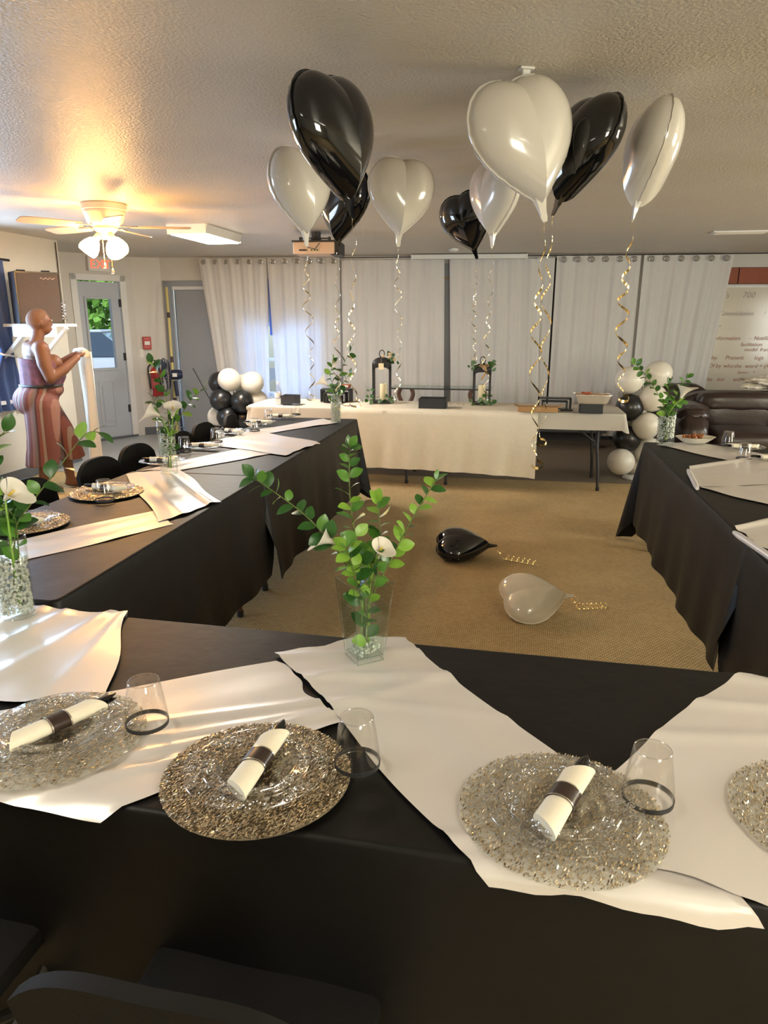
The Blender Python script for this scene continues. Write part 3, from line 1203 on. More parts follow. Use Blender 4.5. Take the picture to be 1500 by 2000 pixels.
def outside(fr, rect, p):
    """fold a flat point down over the table edge; rect = (a0,a1,b0,b1)"""
    a, c = fr.inv(p)
    z = 0
    for lo, hi, ax in ((rect[0], rect[1], 0), (rect[2], rect[3], 1)):
        v = a if ax == 0 else c
        if v > hi + .012:
            z -= v - hi - .012
            v = hi + .022 + .06 * min(1, (v - hi - .012) / .3)
        elif v < lo - .012:
            z -= lo - .012 - v
            v = lo - .022 - .06 * min(1, (lo - .012 - v) / .3)
        if ax == 0:
            a = v
        else:
            c = v
    q = fr(a, c)
    return q.x, q.y, z


def runner(label, q, z, fr, rect, seed, ridges=(), group='white satin runners on the black tables', nu=34, nv=14, wob=.008, mt='satin'):
    """white satin strip through four corners q (world xy, ordered around); u runs q0->q1, v runs q0->q3"""
    r = random.Random(seed)
    ph = [r.uniform(0, 6.28) for _ in range(6)]
    Q = [Vector((p[0], p[1], 0)) for p in q]
    b = MB()

    def fn(u, v):
        p = (Q[0] * (1 - u) + Q[1] * u) * (1 - v) + (Q[3] * (1 - u) + Q[2] * u) * v
        tu = (Q[1] - Q[0]).normalized()
        tv = (Q[3] - Q[0]).normalized()
        e = (abs(v - .5) * 2) ** 6
        p = p + tv * wob * e * (math.sin(u * 9 + ph[0]) + .5 * math.sin(u * 21 + ph[1])) * (1 if v > .5 else -1)
        e2 = (abs(u - .5) * 2) ** 6
        p = p + tu * wob * e2 * math.sin(v * 8 + ph[2]) * (1 if u > .5 else -1)
        x, y, dz = outside(fr, rect, p)
        h = .0007 * (1 + math.sin(u * 14 + ph[3] + 2 * v)) + .0005 * (1 + math.sin(v * 11 + ph[4]))
        for (u0, sl_, wd, hh) in ridges:
            dd_ = (u - (u0 + sl_ * (v - .5))) if nu >= nv else (v - (u0 + sl_ * (u - .5)))
            h += hh * math.exp(-(dd_ / wd) ** 2)
        return Vector((x, y, z + dz + h))
    b.grid(nu, nv, fn)
    o = b.build('table_runner', mt, smooth=True, angle=70)
    return tag(o, label, 'table runner', group)


# tables: two in the row near the door wall, one near, two in the row by the sofa, two at the head
LT1 = (-2.10, -1.34, 3.62, 6.02)
LT2 = (-2.10, -1.34, 1.79, 3.60)
NT = (-1.60, .72, .945, 1.69)
RT1 = (.90, 1.66, 2.80, 5.19)
RT2 = (.90, 1.66, .97, 2.79)
HT1 = (-2.66, -.84, 6.78, 7.54)
HT2 = (-.83, 1.0, 6.78, 7.54)
folding_table('folding table under black cloth beside the row of dark chairs', FR, *LT1, 'folding tables under black cloths')
folding_table('folding table under black cloth with brown curved legs', FR, *LT2, 'folding tables under black cloths', 'leg_brown')
folding_table('folding table under black cloth set with three placemats', FN, *NT, 'folding tables under black cloths', along='a')
folding_table('folding table under black cloth in front of the leather sofa', FR, *RT1, 'folding tables under black cloths')
folding_table('folding table under black cloth whose drape overlaps its neighbour', FR, *RT2, 'folding tables under black cloths', 'leg_brown')
folding_table('folding table under white cloth holding the tissue box', FR, *HT1, 'folding tables at the head', along='a')
folding_table('folding table under sheer white cloth holding the foil tray', FR, *HT2, 'folding tables at the head', along='a')
G = 'black tablecloths'
cloth('tablecloth', 'black tablecloth hanging to a point at the corner beside the head table', 'tablecloth', FR, *LT1, (.30, .60, .03, .62), 'black_cloth', 1, group=G, fold=.016, flare=.035, corner=1.2)
cloth('tablecloth', 'black tablecloth lit brown on top under the crackle-glass vase', 'tablecloth', FR, *LT2, (.30, .57, .20, .02), 'black_cloth', 2, z=TZ + .0065, group=G, fold=.012, flare=.03, extra=.01)
cloth('tablecloth', 'black tablecloth under the square glass vase and three placemats', 'tablecloth', FN, *NT, (.5, .5, .62, .5), 'black_cloth', 3, group=G, fold=.014, flare=.03)
cloth('tablecloth', 'black tablecloth bunched near the floor in front of the balloon column', 'tablecloth', FR, *RT1, (.57, .30, .03, .66), 'black_cloth', 4, group=G, fold=.014, flare=.03, corner=1.5)
cloth('tablecloth', 'black tablecloth overlapping its neighbour with a dark vertical fold', 'tablecloth', FR, *RT2, (.58, .30, .4, .02), 'black_cloth', 5, z=TZ + .0065, group=G, fold=.014, flare=.03, extra=.012)
G = 'white cloths on the head table'
cloth('tablecloth', 'white cloth with rounded end under the tissue box', 'tablecloth', FR, *HT1, (.16, .02, .20, .2), 'thin_cloth', 6, group=G, fold=.012, flare=.03, nf=6, rc=.12, corner=.3)
cloth('tablecloth', 'sheer white cloth with a pointed corner under the foil tray', 'tablecloth', FR, *HT2, (.02, .16, .15, .2), 'thin_cloth', 7, z=TZ + .0065, group=G, fold=.008, flare=.02, nf=6, corner=.8, extra=.006)
# the long linen cloth pulled forward over both head tables
b = MB()
r_ = random.Random(5)
php = [r_.uniform(0, 6.28) for _ in range(6)]


def linen_fn(u, v):
    a = -1.72 + (0.215 + 1.72) * u
    flat = .62
    tot = flat + .57 - .02 * math.sin(u * 3) + .05 * u
    s = v * tot
    if s < flat:
        bb_, z = HT1[2] - .012 + (flat - s), TZ + .0125
        if flat - s < .02:
            z -= .004
        f = 0
    else:
        k = (s - flat) / (tot - flat)
        f = math.sin(a * 14 + php[0]) + .7 * math.sin(a * 31 + php[1] + 2 * k) + .5 * math.sin(a * 6 + php[2])
        bb_ = HT1[2] - .04 - .03 * k - .012 * f * k
        z = TZ + .004 - (s - flat)
    return FR(a, bb_, z)


b.grid(90, 34, linen_fn)
tag(b.build('tablecloth', 'linen', smooth=True, angle=70), 'creased cream linen cloth hanging low in front of the lanterns', 'tablecloth', G)


def W2(x, y, z=TZ):
    p = atz(x, y, z)
    return (p.x, p.y)


# runners on the near table
GN = (.11, 0, .03, .005)
runner('white satin runner with a rounded corner under the crackle-glass gel vase', [FN(-1.62, 1.12), FN(-.89, 1.245), FN(-1.135, 1.74), FN(-1.62, 1.80)], TZ + .0125, FN, NT, 1, [(.3, .5, .04, .007), (.5, .35, .03, .006), (.72, .4, .03, .007), (.9, .2, .02, .005)])
runner('white satin runner under the first placemat, its tip pointing off the table', [FN(-1.45, .93), FN(-.69, .915), FN(-.37, 1.28), FN(-.585, 1.515)], TZ + .0075, FN, NT, 2, [(.45, .5, .03, .006), (.62, .45, .02, .005), (.74, .3, .02, .006), (.88, .3, .025, .005)], nu=44)
runner('white satin runner slanting from the square glass vase to the table front', [FN(-.605, 1.55), FN(-.345, 1.745), FN(.37, .90), FN(-.04, .905)], TZ + .0105, FN, NT, 3, [(.08, .10, .016, .007), (.15, -.12, .014, .006), (.22, .1, .018, .008), (.30, -.1, .016, .006), (.38, .15, .02, .005), (.93, .1, .02, .006)], nu=16, nv=64)
runner('white satin runner rippled in ridges at the end beside the third cup', [FN(.02, 1.0), FN(.52, .915), FN(.98, 1.60), FN(.495, 1.66)], TZ + .0145, FN, NT, 4, [(.97, .0, .03, .010), (.84, .15, .03, .008), (.66, .25, .035, .006)], nu=18, nv=60)
# runners on the row by the person
G2 = 'white satin runners on the table beside the person'
runner('white satin runner square under the tall vase with the calla lilies', [W2(243, 930), W2(352, 921), W2(428, 985), W2(313, 1026)], TZ + .0135, FR, (LT1[0], LT1[1], LT2[2], LT1[3]), 5, [(.3, .1, .08, .004), (.8, .1, .05, .006)])
runner('white satin runner running along the brown lit black cloth', [FR(-2.05, 1.95), FR(-1.79, 1.9), FR(-1.37, 2.62), FR(-1.55, 2.84)], TZ + .0085, FR, (LT1[0], LT1[1], LT2[2], LT1[3]), 6, [(.5, .4, .08, .003)], nu=16, nv=34)
runner('white satin runner between the tall vase and the curled runner', [FR(-2.06, 3.62), FR(-1.84, 3.66), FR(-1.46, 4.34), FR(-1.68, 4.66)], TZ + .009, FR, (LT1[0], LT1[1], LT2[2], LT1[3]), 7, [(.5, .4, .08, .003)], nu=16, nv=34)
runner('white satin runner with a thick curled edge over the table side', [FR(-2.10, 4.52), FR(-1.92, 5.12), FR(-1.315, 4.72), FR(-1.40, 4.20)], TZ + .0125, FR, (LT1[0], LT1[1], LT2[2], LT1[3]), 8, [(.5, .2, .1, .004)])
runner('white satin runner leading to the slim white vase', [FR(-2.06, 5.0), FR(-1.86, 4.98), FR(-1.44, 5.74), FR(-1.62, 5.95)], TZ + .009, FR, (LT1[0], LT1[1], LT2[2], LT1[3]), 9, [(.5, .4, .08, .003)], nu=16, nv=34)
# runners on the row by the sofa
runner('white satin runner under the snack bowl', [W2(1283, 871), W2(1332, 861), W2(1535, 897), W2(1450, 909)], TZ + .0085, FR, (RT1[0], RT1[1], RT2[2], RT1[3]), 10, [(.5, .3, .1, .003)], nu=34)
runner('white satin runner with a rolled end pointing to the room centre', [W2(1343, 917), W2(1362, 955), W2(1560, 890 + 60), W2(1500, 893)], TZ + .0125, FR, (RT1[0], RT1[1], RT2[2], RT1[3]), 11, [(.05, 0, .05, .012), (.6, .2, .1, .004)])
runner('white satin runner lying lower beside the rolled runner', [W2(1362, 955), W2(1430, 938), W2(1540, 950), W2(1540, 1000)], TZ + .009, FR, (RT1[0], RT1[1], RT2[2], RT1[3]), 12, [(.5, .2, .1, .004)])
runner('thick folded white satin runner on the overlapping black cloth', [W2(1430, 1036), W2(1500, 1084), W2(1640, 1060), W2(1560, 1010)], TZ + .014, FR, (RT1[0], RT1[1], RT2[2], RT1[3]), 13, [(.06, 0, .07, .012)])
# the rolled hems at the runner ends
for lb, p, q in (('rolled white satin runner end on the overlapping black cloth', (1434, 1040), (1530, 1105)), ('rolled white satin runner end beside the dark table fold', (1344, 918), (1362, 954))):
    a_, c_ = atz(*p, TZ + .028), atz(*q, TZ + .028)
    b = MB()
    pts = [a_.lerp(c_, k / 8) for k in range(9)]
    b.tube(pts, [.008] + [.013] * 7 + [.009], 10)
    tag(b.build('runner_roll', 'satin', smooth=True), lb, 'table runner', 'white satin runners on the black tables')

# ------------------------------------------------------------------ place settings
rnd = random.Random(3)


def placemat_proto(sheer=False):
    t = thing('placemat', '-', 'placemat')
    b = MB()
    Rm = .172
    b.lathe([(0, -.001), (.06, -.001), (.12, -.001), (Rm - .004, -.001), (Rm, 0.0005), (Rm - .004, .001), (.12, .0012), (.06, .001), (0, .001)], 48)
    b.build('backing', 'sheer_mesh' if sheer else 'mesh_mat', t)
    for nm, mt, cnt, sd_ in (('sequins', 'sequin', 4200 if sheer else 10500, 1), ('dark_sequins', 'sequin_dark', 500 if sheer else 4200, 2)):
        r = random.Random(sd_)
        b = MB()
        for _ in range(cnt):
            rr = Rm * math.sqrt(r.random()) * .995
            a = r.uniform(0, 2 * PI)
            p = Vector((rr * math.cos(a), rr * math.sin(a), .0025 + r.uniform(0, .0015)))
            an = R(62) + r.gauss(0, .22)
            t1 = Vector((math.cos(an), math.sin(an), r.gauss(0, .18))) * r.uniform(.0018, .0036)
            t2 = Vector((-math.sin(an), math.cos(an), r.gauss(0, .35))) * .0008
            b.add([p - t1 - t2, p + t1 - t2, p + t1 + t2, p - t1 + t2], [(0, 1, 2, 3)])
        stuff(b.build(nm, mt, t))
    return t


def plate_proto(rad, nm, label):
    t = thing(nm, label, 'plate')
    k = rad / .13
    b = MB()
    prof = [(0, .002), (.075, .002), (.083, .004), (.092, .013), (.098, .0155), (.127, .0185), (.130, .0195), (.129, .0205), (.098, .0172), (.090, .0148), (.081, .0055), (.074, .0036), (0, .0036)]
    b.lathe([(r * k, z) for r, z in prof], 48)
    b.build('dish', 'plastic', t, smooth=True, angle=60)
    b = MB()
    b.tube([(.130 * k * math.cos(2 * PI * i / 64), .130 * k * math.sin(2 * PI * i / 64), .0198) for i in range(64)], .0011, 5, closed=True)
    b.tube([(.0955 * k * math.cos(2 * PI * i / 64), .0955 * k * math.sin(2 * PI * i / 64), .0158) for i in range(64)], .0008, 5, closed=True)
    b.build('rim_line', 'plastic_rim', t, smooth=True)
    r = random.Random(int(rad * 1000))
    b = MB()
    for q in range(6):                     # scrollwork in six bunches around the rim
        a0 = 2 * PI * q / 6 + .2
        for e in range(26):
            a = a0 + r.gauss(0, .22)
            rr = k * r.uniform(.101, .126)
            p = Vector((rr * math.cos(a), rr * math.sin(a), .0195))
            b.ell(p, (.0018 + r.random() * .0014, .0018 + r.random() * .0012, .0014), 6, 4)
        for sg in (-1, 1):
            sp = []
            for e in range(14):
                th = e * .5
                rs = .011 * (1 - e / 16)
                c0 = a0 + sg * .13
                rad_ = k * .1135 + rs * math.cos(th)
                an = c0 + sg * rs * math.sin(th) / .1135
                sp.append((rad_ * math.cos(an), rad_ * math.sin(an), .0195))
            b.tube(sp, .0009, 5)
    for e in range(120):
        a = 2 * PI * e / 120
        rr = k * (.113 + .008 * math.sin(a * 18))
        b.ell((rr * math.cos(a), rr * math.sin(a), .019), (.0014, .0014, .001), 6, 4)
    stuff(b.build('rim_scrollwork', 'scroll', t, smooth=True))
    return t


def napkin_proto():
    """rolled napkin along +Y, bottom end open, black cutlery handles at the far end"""
    t = thing('napkin_roll', '-', 'napkin')
    b = MB()
    n = 20

    def fn(u, v):
        y = -.085 + .17 * v
        a = 2 * PI * u
        rx = .023 + .004 * abs(v - .45)
        rz = .0145
        sk = .016 * math.cos(a) * (1 if v > .5 else -1) * (abs(v - .5) * 2) ** 8
        return Vector((rx * math.cos(a), y + sk, .0155 + rz * math.sin(a)))
    b.grid(n, 12, fn, cu=True)
    b.f.append(tuple(range(n - 1, -1, -1)))
    b.f.append(tuple(12 * n + k for k in range(n)))
    b.build('napkin', 'napkin', t, smooth=True, angle=50)
    b = MB()
    b.grid(24, 1, lambda u, v: Vector((.0245 * math.cos(2 * PI * u), -.018 + .042 * v, .0155 + .0165 * math.sin(2 * PI * u))), cu=True)
    bd = b.build('napkin_band', 'band_dark', t, smooth=True)
    for y in (-.0175, .0175 + .004):
        b = MB()
        b.grid(24, 1, lambda u, v: Vector((.025 * math.cos(2 * PI * u), y + .003 * v, .0155 + .017 * math.sin(2 * PI * u))), cu=True)
        b.build('stripe', 'band_silver', bd, smooth=True)
    for x, an, z in ((-.008, -4, .012), (.006, 5, .017), (.0, 0, .022)):
        b = MB()
        Mr = Matrix.Translation((x, .0, z)) @ Matrix.Rotation(R(an), 4, 'Z')

        def fh(u, v):
            a = 2 * PI * u
            s = math.sqrt(max(0, 1 - max(0, (v - .55) / .45) ** 2))
            return Mr @ Vector((.0095 * s * math.cos(a), .07 + .066 * v, .0032 * max(.3, s) * math.sin(a)))
        b.grid(10, 8, fh, cu=True)
        b.f.append(tuple(8 * 10 + k for k in range(10)))
        b.build('cutlery_handle', 'black_plastic', t, smooth=True, angle=60)
    return t


def cup_proto():
    t = thing('tumbler', '-', 'cup')
    b = MB()
    b.lathe([(.0415, .0), (.0425, .012), (.041, .035), (.036, .072), (.0315, .098), (.030, .101), (.0, .101), (.0, .0965), (.0295, .0955), (.0345, .071), (.0395, .035), (.041, .012), (.0402, .0)], 36)
    b.f = [f for f in b.f if len(f) == 4]
    b.build('cup_wall', 'plastic', t, smooth=True, angle=50)
    b = MB()
    b.shell([(.0428, .002), (.0433, .0105), (.0418, .0105), (.0413, .002), (.0428, .002)], 36)
    b.build('rim_band', 'matte_black', t, smooth=True)
    for z, rr in ((.0995, .0305), (.0015, .0412)):
        b = MB()
        b.tube([(rr * math.cos(2 * PI * i / 36), rr * math.sin(2 * PI * i / 36), z) for i in range(36)], .0011, 5, closed=True)
        b.build('edge_ring', 'plastic_rim', t, smooth=True)
    return t


PMAT_S, PMAT, PLATE, SALAD, NAP, CUP = placemat_proto(True), placemat_proto(), plate_proto(.131, 'dinner_plate', '-'), plate_proto(.098, 'salad_plate', '-'), napkin_proto(), cup_proto()
used = {}


def put(proto, loc, rz, label, group):
    first = proto.name not in used
    used[proto.name] = 1
    return dup(proto, first, loc, rz, label, group)


def setting(p, z, what, desc, napang, cup=None, cupdesc=None, mat_=True, cupz=None, sheer=False):
    x, y = p
    if mat_:
        put(PMAT_S if sheer else PMAT, (x, y, z + .0012), FN.rz * .5, 'round champagne sequin placemat ' + desc, 'sequin placemats')
        z += .0055
    put(PLATE, (x, y, z), .3 + x, 'clear plastic dinner plate ' + desc, 'clear dinner plates')
    if what > 1:
        put(SALAD, (x, y, z + .0045), .9 + y, 'smaller clear plastic plate ' + desc, 'clear salad plates')
        z += .0045
    put(NAP, (x, y, z + .0045), R(napang), 'cream banded napkin roll ' + desc, 'napkin rolls')
    if cup:
        put(CUP, (cup[0], cup[1], cupz or z - .006), 0, 'clear plastic tumbler upside down ' + (cupdesc or desc), 'upside-down tumblers')


Zn = TZ + .0115
setting(W2(113, 1452), TZ + .0165, 2, 'on the runner corner next to the gel vase', -38, W2(290, 1435), 'standing on the white runner beside the first placemat', cupz=TZ + .0235, sheer=True)
setting(W2(503, 1528), TZ + .0145, 2, 'mostly over black cloth, between two tumblers', -14, W2(698, 1513), 'half on black cloth and half on the slanting runner', cupz=TZ + .0215)
setting(W2(1095, 1605), TZ + .0165, 2, 'over the slanting runner at the table front', -33, W2(1262, 1585), 'on the rippled runner beside the third placemat', cupz=TZ + .0235, sheer=True)
put(PMAT_S, (*W2(1640, 1625), TZ + .021), .1, 'round champagne sequin placemat cut by the rippled runner edge', 'sequin placemats')
# the row beside the person
LS = [((210, 968), True, 'in front of the second dark chair', 70, (206, 984), 'in front of the placemat by the second dark chair'),
      ((50, 1030), True, 'behind the crackle-glass gel vase', 60, None, None),
      ((318, 910), False, 'behind the tall vase with calla lilies', 75, (361, 888), 'between the tall vase and the third plate'),
      ((398, 880), False, 'on the black cloth past the tall vase', 78, (423, 868), 'behind the plate past the tall vase'),
      ((455, 851), False, 'at the start of the curled runner', 50, (497, 846), 'on the runner leading to the slim white vase'),
      ((508, 832), False, 'with silver glint before the rounded white cloth', 80, (525, 826), 'next to the plate before the rounded white cloth'),
      ((550, 820), False, 'nearest the head table on black cloth', 80, (578, 814), 'nearest the head table on black cloth')]
for p, m_, ds, na, cp, cd in LS:
    setting(W2(*p), TZ + .0155, 1, ds, na, W2(*cp) if cp else None, cd, mat_=m_, cupz=TZ + .0145)
# the row by the sofa
setting(W2(1452, 882), TZ + .0165, 1, 'in front of the leather sofa', 80, W2(1420, 875), 'beside the snack bowl', mat_=False, cupz=TZ + .012)
setting(W2(1512, 905), TZ + .0165, 1, 'at the runner beyond the snack bowl', 75, W2(1452, 901), 'on the runner under the snack bowl', mat_=False, cupz=TZ + .013)
bw = thing('snack_bowl', 'white oval bowl of brown snacks beside the vase', 'bowl', atz(1357, 866, TZ + .012))
b = MB()
b.lathe([(0, 0), (.05, 0), (.075, .02), (.105, .05), (.108, .052), (.104, .052), (.072, .024), (.045, .006), (0, .006)], 32)
b.xf(Matrix.Diagonal((1.25, .9, .9, 1)))
b.build('bowl', 'ceramic', bw, smooth=True)
r = random.Random(9)
for k in range(26):
    b = MB()
    a, q = r.uniform(0, 6.28), r.random() ** .5
    b.ell((0, 0, 0), (.017, .012, .009), 8, 5, Euler((r.uniform(0, 3), r.uniform(0, 3), r.uniform(0, 3))).to_matrix())
    o = b.build('snack', 'snack', bw, smooth=True)
    o.location = (.085 * q * math.cos(a), .055 * q * math.sin(a), .04 + .012 * r.random() + .012 * (1 - q))

# ------------------------------------------------------------------ vases, branches and calla lilies


def leaf_mesh(nm, mt, L=.042, Wd=.026):
    b = MB()
    n = 6

    def fn(u, v):
        wv = math.sin(PI * min(1, v * .93 + .05)) ** .75
        x = (u - .5) * Wd * wv
        return Vector((x, v * L, .12 * abs(x) + .0035 * math.sin(v * 2.4) - .004 * v * v))
    b.grid(4, n, fn)
    return b.mesh(nm, mt, True, 80)


LEAF = [leaf_mesh('leaf', m_, .046, .034) for m_ in ('leaf', 'leaf_dark', 'leaf_light')]
LEAF_S = [leaf_mesh('leaf', 'leaf_euc', .03, .027), leaf_mesh('leaf', 'leaf_dark', .03, .027)]


def spline(pts, n=14):
    pts = [Vector(p) for p in pts]
    out = []
    m = len(pts)
    for i in range(m - 1):
        p0, p1, p2, p3 = pts[max(i - 1, 0)], pts[i], pts[i + 1], pts[min(i + 2, m - 1)]
        for k in range(n):
            t = k / n
            out.append(.5 * ((2 * p1) + (p2 - p0) * t + (2 * p0 - 5 * p1 + 4 * p2 - p3) * t * t + (3 * p1 - p0 - 3 * p2 + p3) * t ** 3))
    out.append(pts[-1])
    return out


def branch(label, base, pts, nleaf, seed, f0=.2, size=1.0, group=None, weights=(5, 4, 2), lw=.0024, leaves=None):
    """leafy cut branch; pts are world points from the vase bottom to the tip"""
    r = random.Random(seed)
    base = Vector(base)
    t = thing('leafy_branch', label, 'branch', base, 0, group)
    sp = spline([Vector(p) - base for p in pts], 8)
    m = len(sp)
    MB().tube(sp, [lw * (1 - .55 * i / (m - 1)) for i in range(m)], 6).build('stem', 'stem', t, smooth=True)
    cam_dir = Vector((0, -1, .35)).normalized()
    lv = leaves or LEAF
    wts = weights[:len(lv)]
    for k in range(nleaf):
        f = f0 + (1 - f0) * (k + .5 * r.random()) / nleaf
        f = min(f, .995)
        i = min(int(f * (m - 1)), m - 2)
        p = sp[i].lerp(sp[i + 1], f * (m - 1) - i)
        tg = (sp[i + 1] - sp[i]).normalized()
        side = tg.cross(Vector((0, -1, .15))).normalized() * (1 if k % 2 else -1)
        side = (Matrix.Rotation(r.uniform(-.9, .9), 3, tg) @ side)
        if k >= nleaf - 2:
            d = (tg + side * .45).normalized()
        else:
            d = (side + tg * r.uniform(.25, .8) + Vector((0, 0, r.uniform(-.25, .15)))).normalized()
        nrm = (Vector((0, -.35, 1)) + Vector((r.gauss(0, .5), r.gauss(0, .5), r.gauss(0, .3))))
        nrm = (nrm - d * nrm.dot(d)).normalized()
        x = d.cross(nrm)
        M = Matrix((x, d, nrm)).transposed().to_4x4()
        sc = size * r.uniform(.75, 1.15) * (1 - .3 * f)
        link('leaf', r.choices(lv, wts)[0], t, Matrix.Translation(p) @ M @ Matrix.Scale(sc, 4))
    return t


def calla(label, base, pts, size, yaw, pitch, group=None):
    base = Vector(base)
    t = thing('calla_lily', label, 'flower', base, 0, group)
    sp = spline([Vector(p) - base for p in pts], 6)
    MB().tube(sp, .0028, 6).build('stem', 'leaf_light', t, smooth=True)
    tip = sp[-1]
    Rm = Matrix.Rotation(yaw, 3, 'Z') @ Matrix.Rotation(pitch, 3, 'Y')
    b = MB()

    def fn(u, v):
        a = 2 * PI * (u - .5)
        fl = v ** 2.2
        rad = .005 + .010 * v + .022 * fl
        tipk = max(0, math.cos(a)) ** 3
        z = .058 * v + .014 * tipk * fl - .008 * fl * (1 - tipk)
        rr = rad * (1 + .75 * tipk * fl)
        ov = .004 * (u - .5) * v
        return tip + Rm @ (Vector((rr * math.cos(a), rr * math.sin(a), z + ov)) * size)
    b.grid(24, 9, fn)
    b.build('spathe', 'calla', t, smooth=True, angle=80)
    b = MB()
    b.tube([tip + Rm @ Vector((0, 0, .01 * size)), tip + Rm @ Vector((.003, 0, .045 * size))], [.004 * size, .003 * size], 8)
    b.build('spadix', 'spadix', t, smooth=True)
    return t


# square tapered glass vase in the middle of the near table
vb = atz(712, 1284, TZ + .0135)
vs_ = thing('glass_vase', 'square tapered clear glass vase on the slanting runner', 'vase', vb, R(28))


def square_shell(b, h0, h1, z0, z1, th, n=1):
    def ring(h, z):
        return [Vector((sx * h, sy * h, z)) for sx, sy in ((-1, -1), (1, -1), (1, 1), (-1, 1))]
    vs = ring(h0, z0) + ring(h1, z1) + ring(h1 - th, z1) + ring(h0 - th, z0 + .014)
    fs = []
    for a in range(3):
        for k in range(4):
            fs.append((a * 4 + k, a * 4 + (k + 1) % 4, a * 4 + 4 + (k + 1) % 4, a * 4 + 4 + k))
    fs += [(3, 2, 1, 0), (12, 13, 14, 15)]
    b.add(vs, fs)


VH = .205
b = MB()
square_shell(b, .036, .0525, 0, VH, .0035)
b.build('vase_wall', 'clear', vs_)
b = MB()
for sx, sy in ((-1, -1), (1, -1), (1, 1), (-1, 1)):
    b.tube([(sx * .0355, sy * .0355, .002), (sx * .052, sy * .052, VH)], .0011, 5)
c4 = [(-1, -1), (1, -1), (1, 1), (-1, 1)]
for k in range(4):
    for h, z in ((.0355, .002), (.052, VH), (.0335, .015)):
        b.tube([(c4[k][0] * h, c4[k][1] * h, z), (c4[(k + 1) % 4][0] * h, c4[(k + 1) % 4][1] * h, z)], .0011, 5)
stuff(b.build('glass_edges', 'clear_edge', vs_))
b = MB()
h0, h1 = .0325, .0325 + (.049 - .0325) * .72
b.add([(sx * h0, sy * h0, .0145) for sx, sy in c4] + [(sx * h1, sy * h1, .145) for sx, sy in c4],
      [(3, 2, 1, 0), (4, 5, 6, 7)] + [(k, (k + 1) % 4, 4 + (k + 1) % 4, 4 + k) for k in range(4)])
b.build('water', 'water', vs_)
r = random.Random(2)
b = MB()
for _ in range(90):
    b.ell((r.uniform(-.028, .028), r.uniform(-.028, .028), .018 + r.random() * .03), (.0045, .0045, .0045), 8, 5)
stuff(b.build('gel_beads', 'gel', vs_, smooth=True))
Yv = vb.y
gB = 'branches in the square glass vase'


def P(x, y, dy=0.0):
    return aty(x, y, Yv + dy)


bc = vb + Vector((0, 0, .03))
branch('long leafy branch leaning to the black tablecloth from the square vase', bc, [bc + Vector((-.005, 0, 0)), P(708, 1180), P(665, 1085), P(600, 1010), P(520, 950, .02), P(490, 930, .02)], 25, 1, .34, 1.1, gB, (3, 6, 1))
branch('tallest upright leafy branch in the square vase', bc, [bc, P(712, 1180), P(700, 1080), P(685, 990), P(682, 900, .02), P(685, 868, .02)], 26, 2, .34, 1.05, gB, (4, 2, 4))
branch('straight leafy branch leaning to the white floor balloon from the square vase', bc, [bc + Vector((.004, 0, 0)), P(722, 1180), P(765, 1090), P(810, 1005), P(855, 932, .02)], 21, 3, .42, 1.0, gB, (3, 2, 5))
branch('short upright leafy branch behind the calla lily in the square vase', bc, [bc + Vector((0, .01, 0)), P(718, 1180, .02), P(730, 1100, .03), P(742, 1040, .04), P(735, 975, .05)], 20, 4, .36, 1.05, gB, (4, 2, 5))
branch('short bushy branch at the rim of the square vase', bc, [bc + Vector((-.01, -.005, 0)), P(706, 1190, -.02), P(690, 1110, -.03), P(672, 1065, -.04)], 17, 5, .38, 1.15, gB, (4, 5, 3))
branch('low leafy branch standing in the water of the square vase', bc, [bc + Vector((.006, -.012, -.005)), P(716, 1215, -.02), P(722, 1170, -.025), P(742, 1105, -.03)], 12, 6, .1, 1.1, gB, (5, 3, 4))
calla('white calla lily with its lip turned to the table row in the square vase', bc, [bc + Vector((-.01, 0, 0)), P(705, 1150), P(655, 1062)], .72, R(180), R(62), 'calla lilies in the square vase')
calla('white calla lily open beside the straight branch in the square vase', bc, [bc + Vector((.01, 0, 0)), P(722, 1150), P(738, 1082)], .70, R(-60), R(38), 'calla lilies in the square vase')


def cyl_vase(label, pos, rad, h, fill0, fill1, mt='gel', water=True):
    t = thing('glass_vase', label, 'vase', pos)
    b = MB()
    b.lathe([(0, 0), (rad - .002, 0), (rad, .003), (rad, h), (rad - .001, h + .001), (rad - .003, h), (rad - .003, .012), (0, .012)], 32)
    b.build('vase_wall', 'clear', t, smooth=True, angle=50)
    b = MB()
    for z in (h, .004):
        b.tube([((rad - .001) * math.cos(2 * PI * i / 32), (rad - .001) * math.sin(2 * PI * i / 32), z) for i in range(32)], .0014, 5, closed=True)
    stuff(b.build('glass_edges', 'clear_edge', t, smooth=True))
    r = random.Random(int(rad * 1e4 + h * 1e3))
    b = MB()
    n = int(230 * (fill1 - fill0) / .1 * (rad / .03) * 1.15)
    for _ in range(n):
        a, q = r.uniform(0, 6.28), rad - .0075 - .01 * r.random() ** 2
        s = r.uniform(.003, .0055)
        b.ell((q * math.cos(a), q * math.sin(a), fill0 + (fill1 - fill0) * r.random()), (s, s, s), 7, 5)
    stuff(b.build('gel_beads', mt, t, smooth=True))
    return t


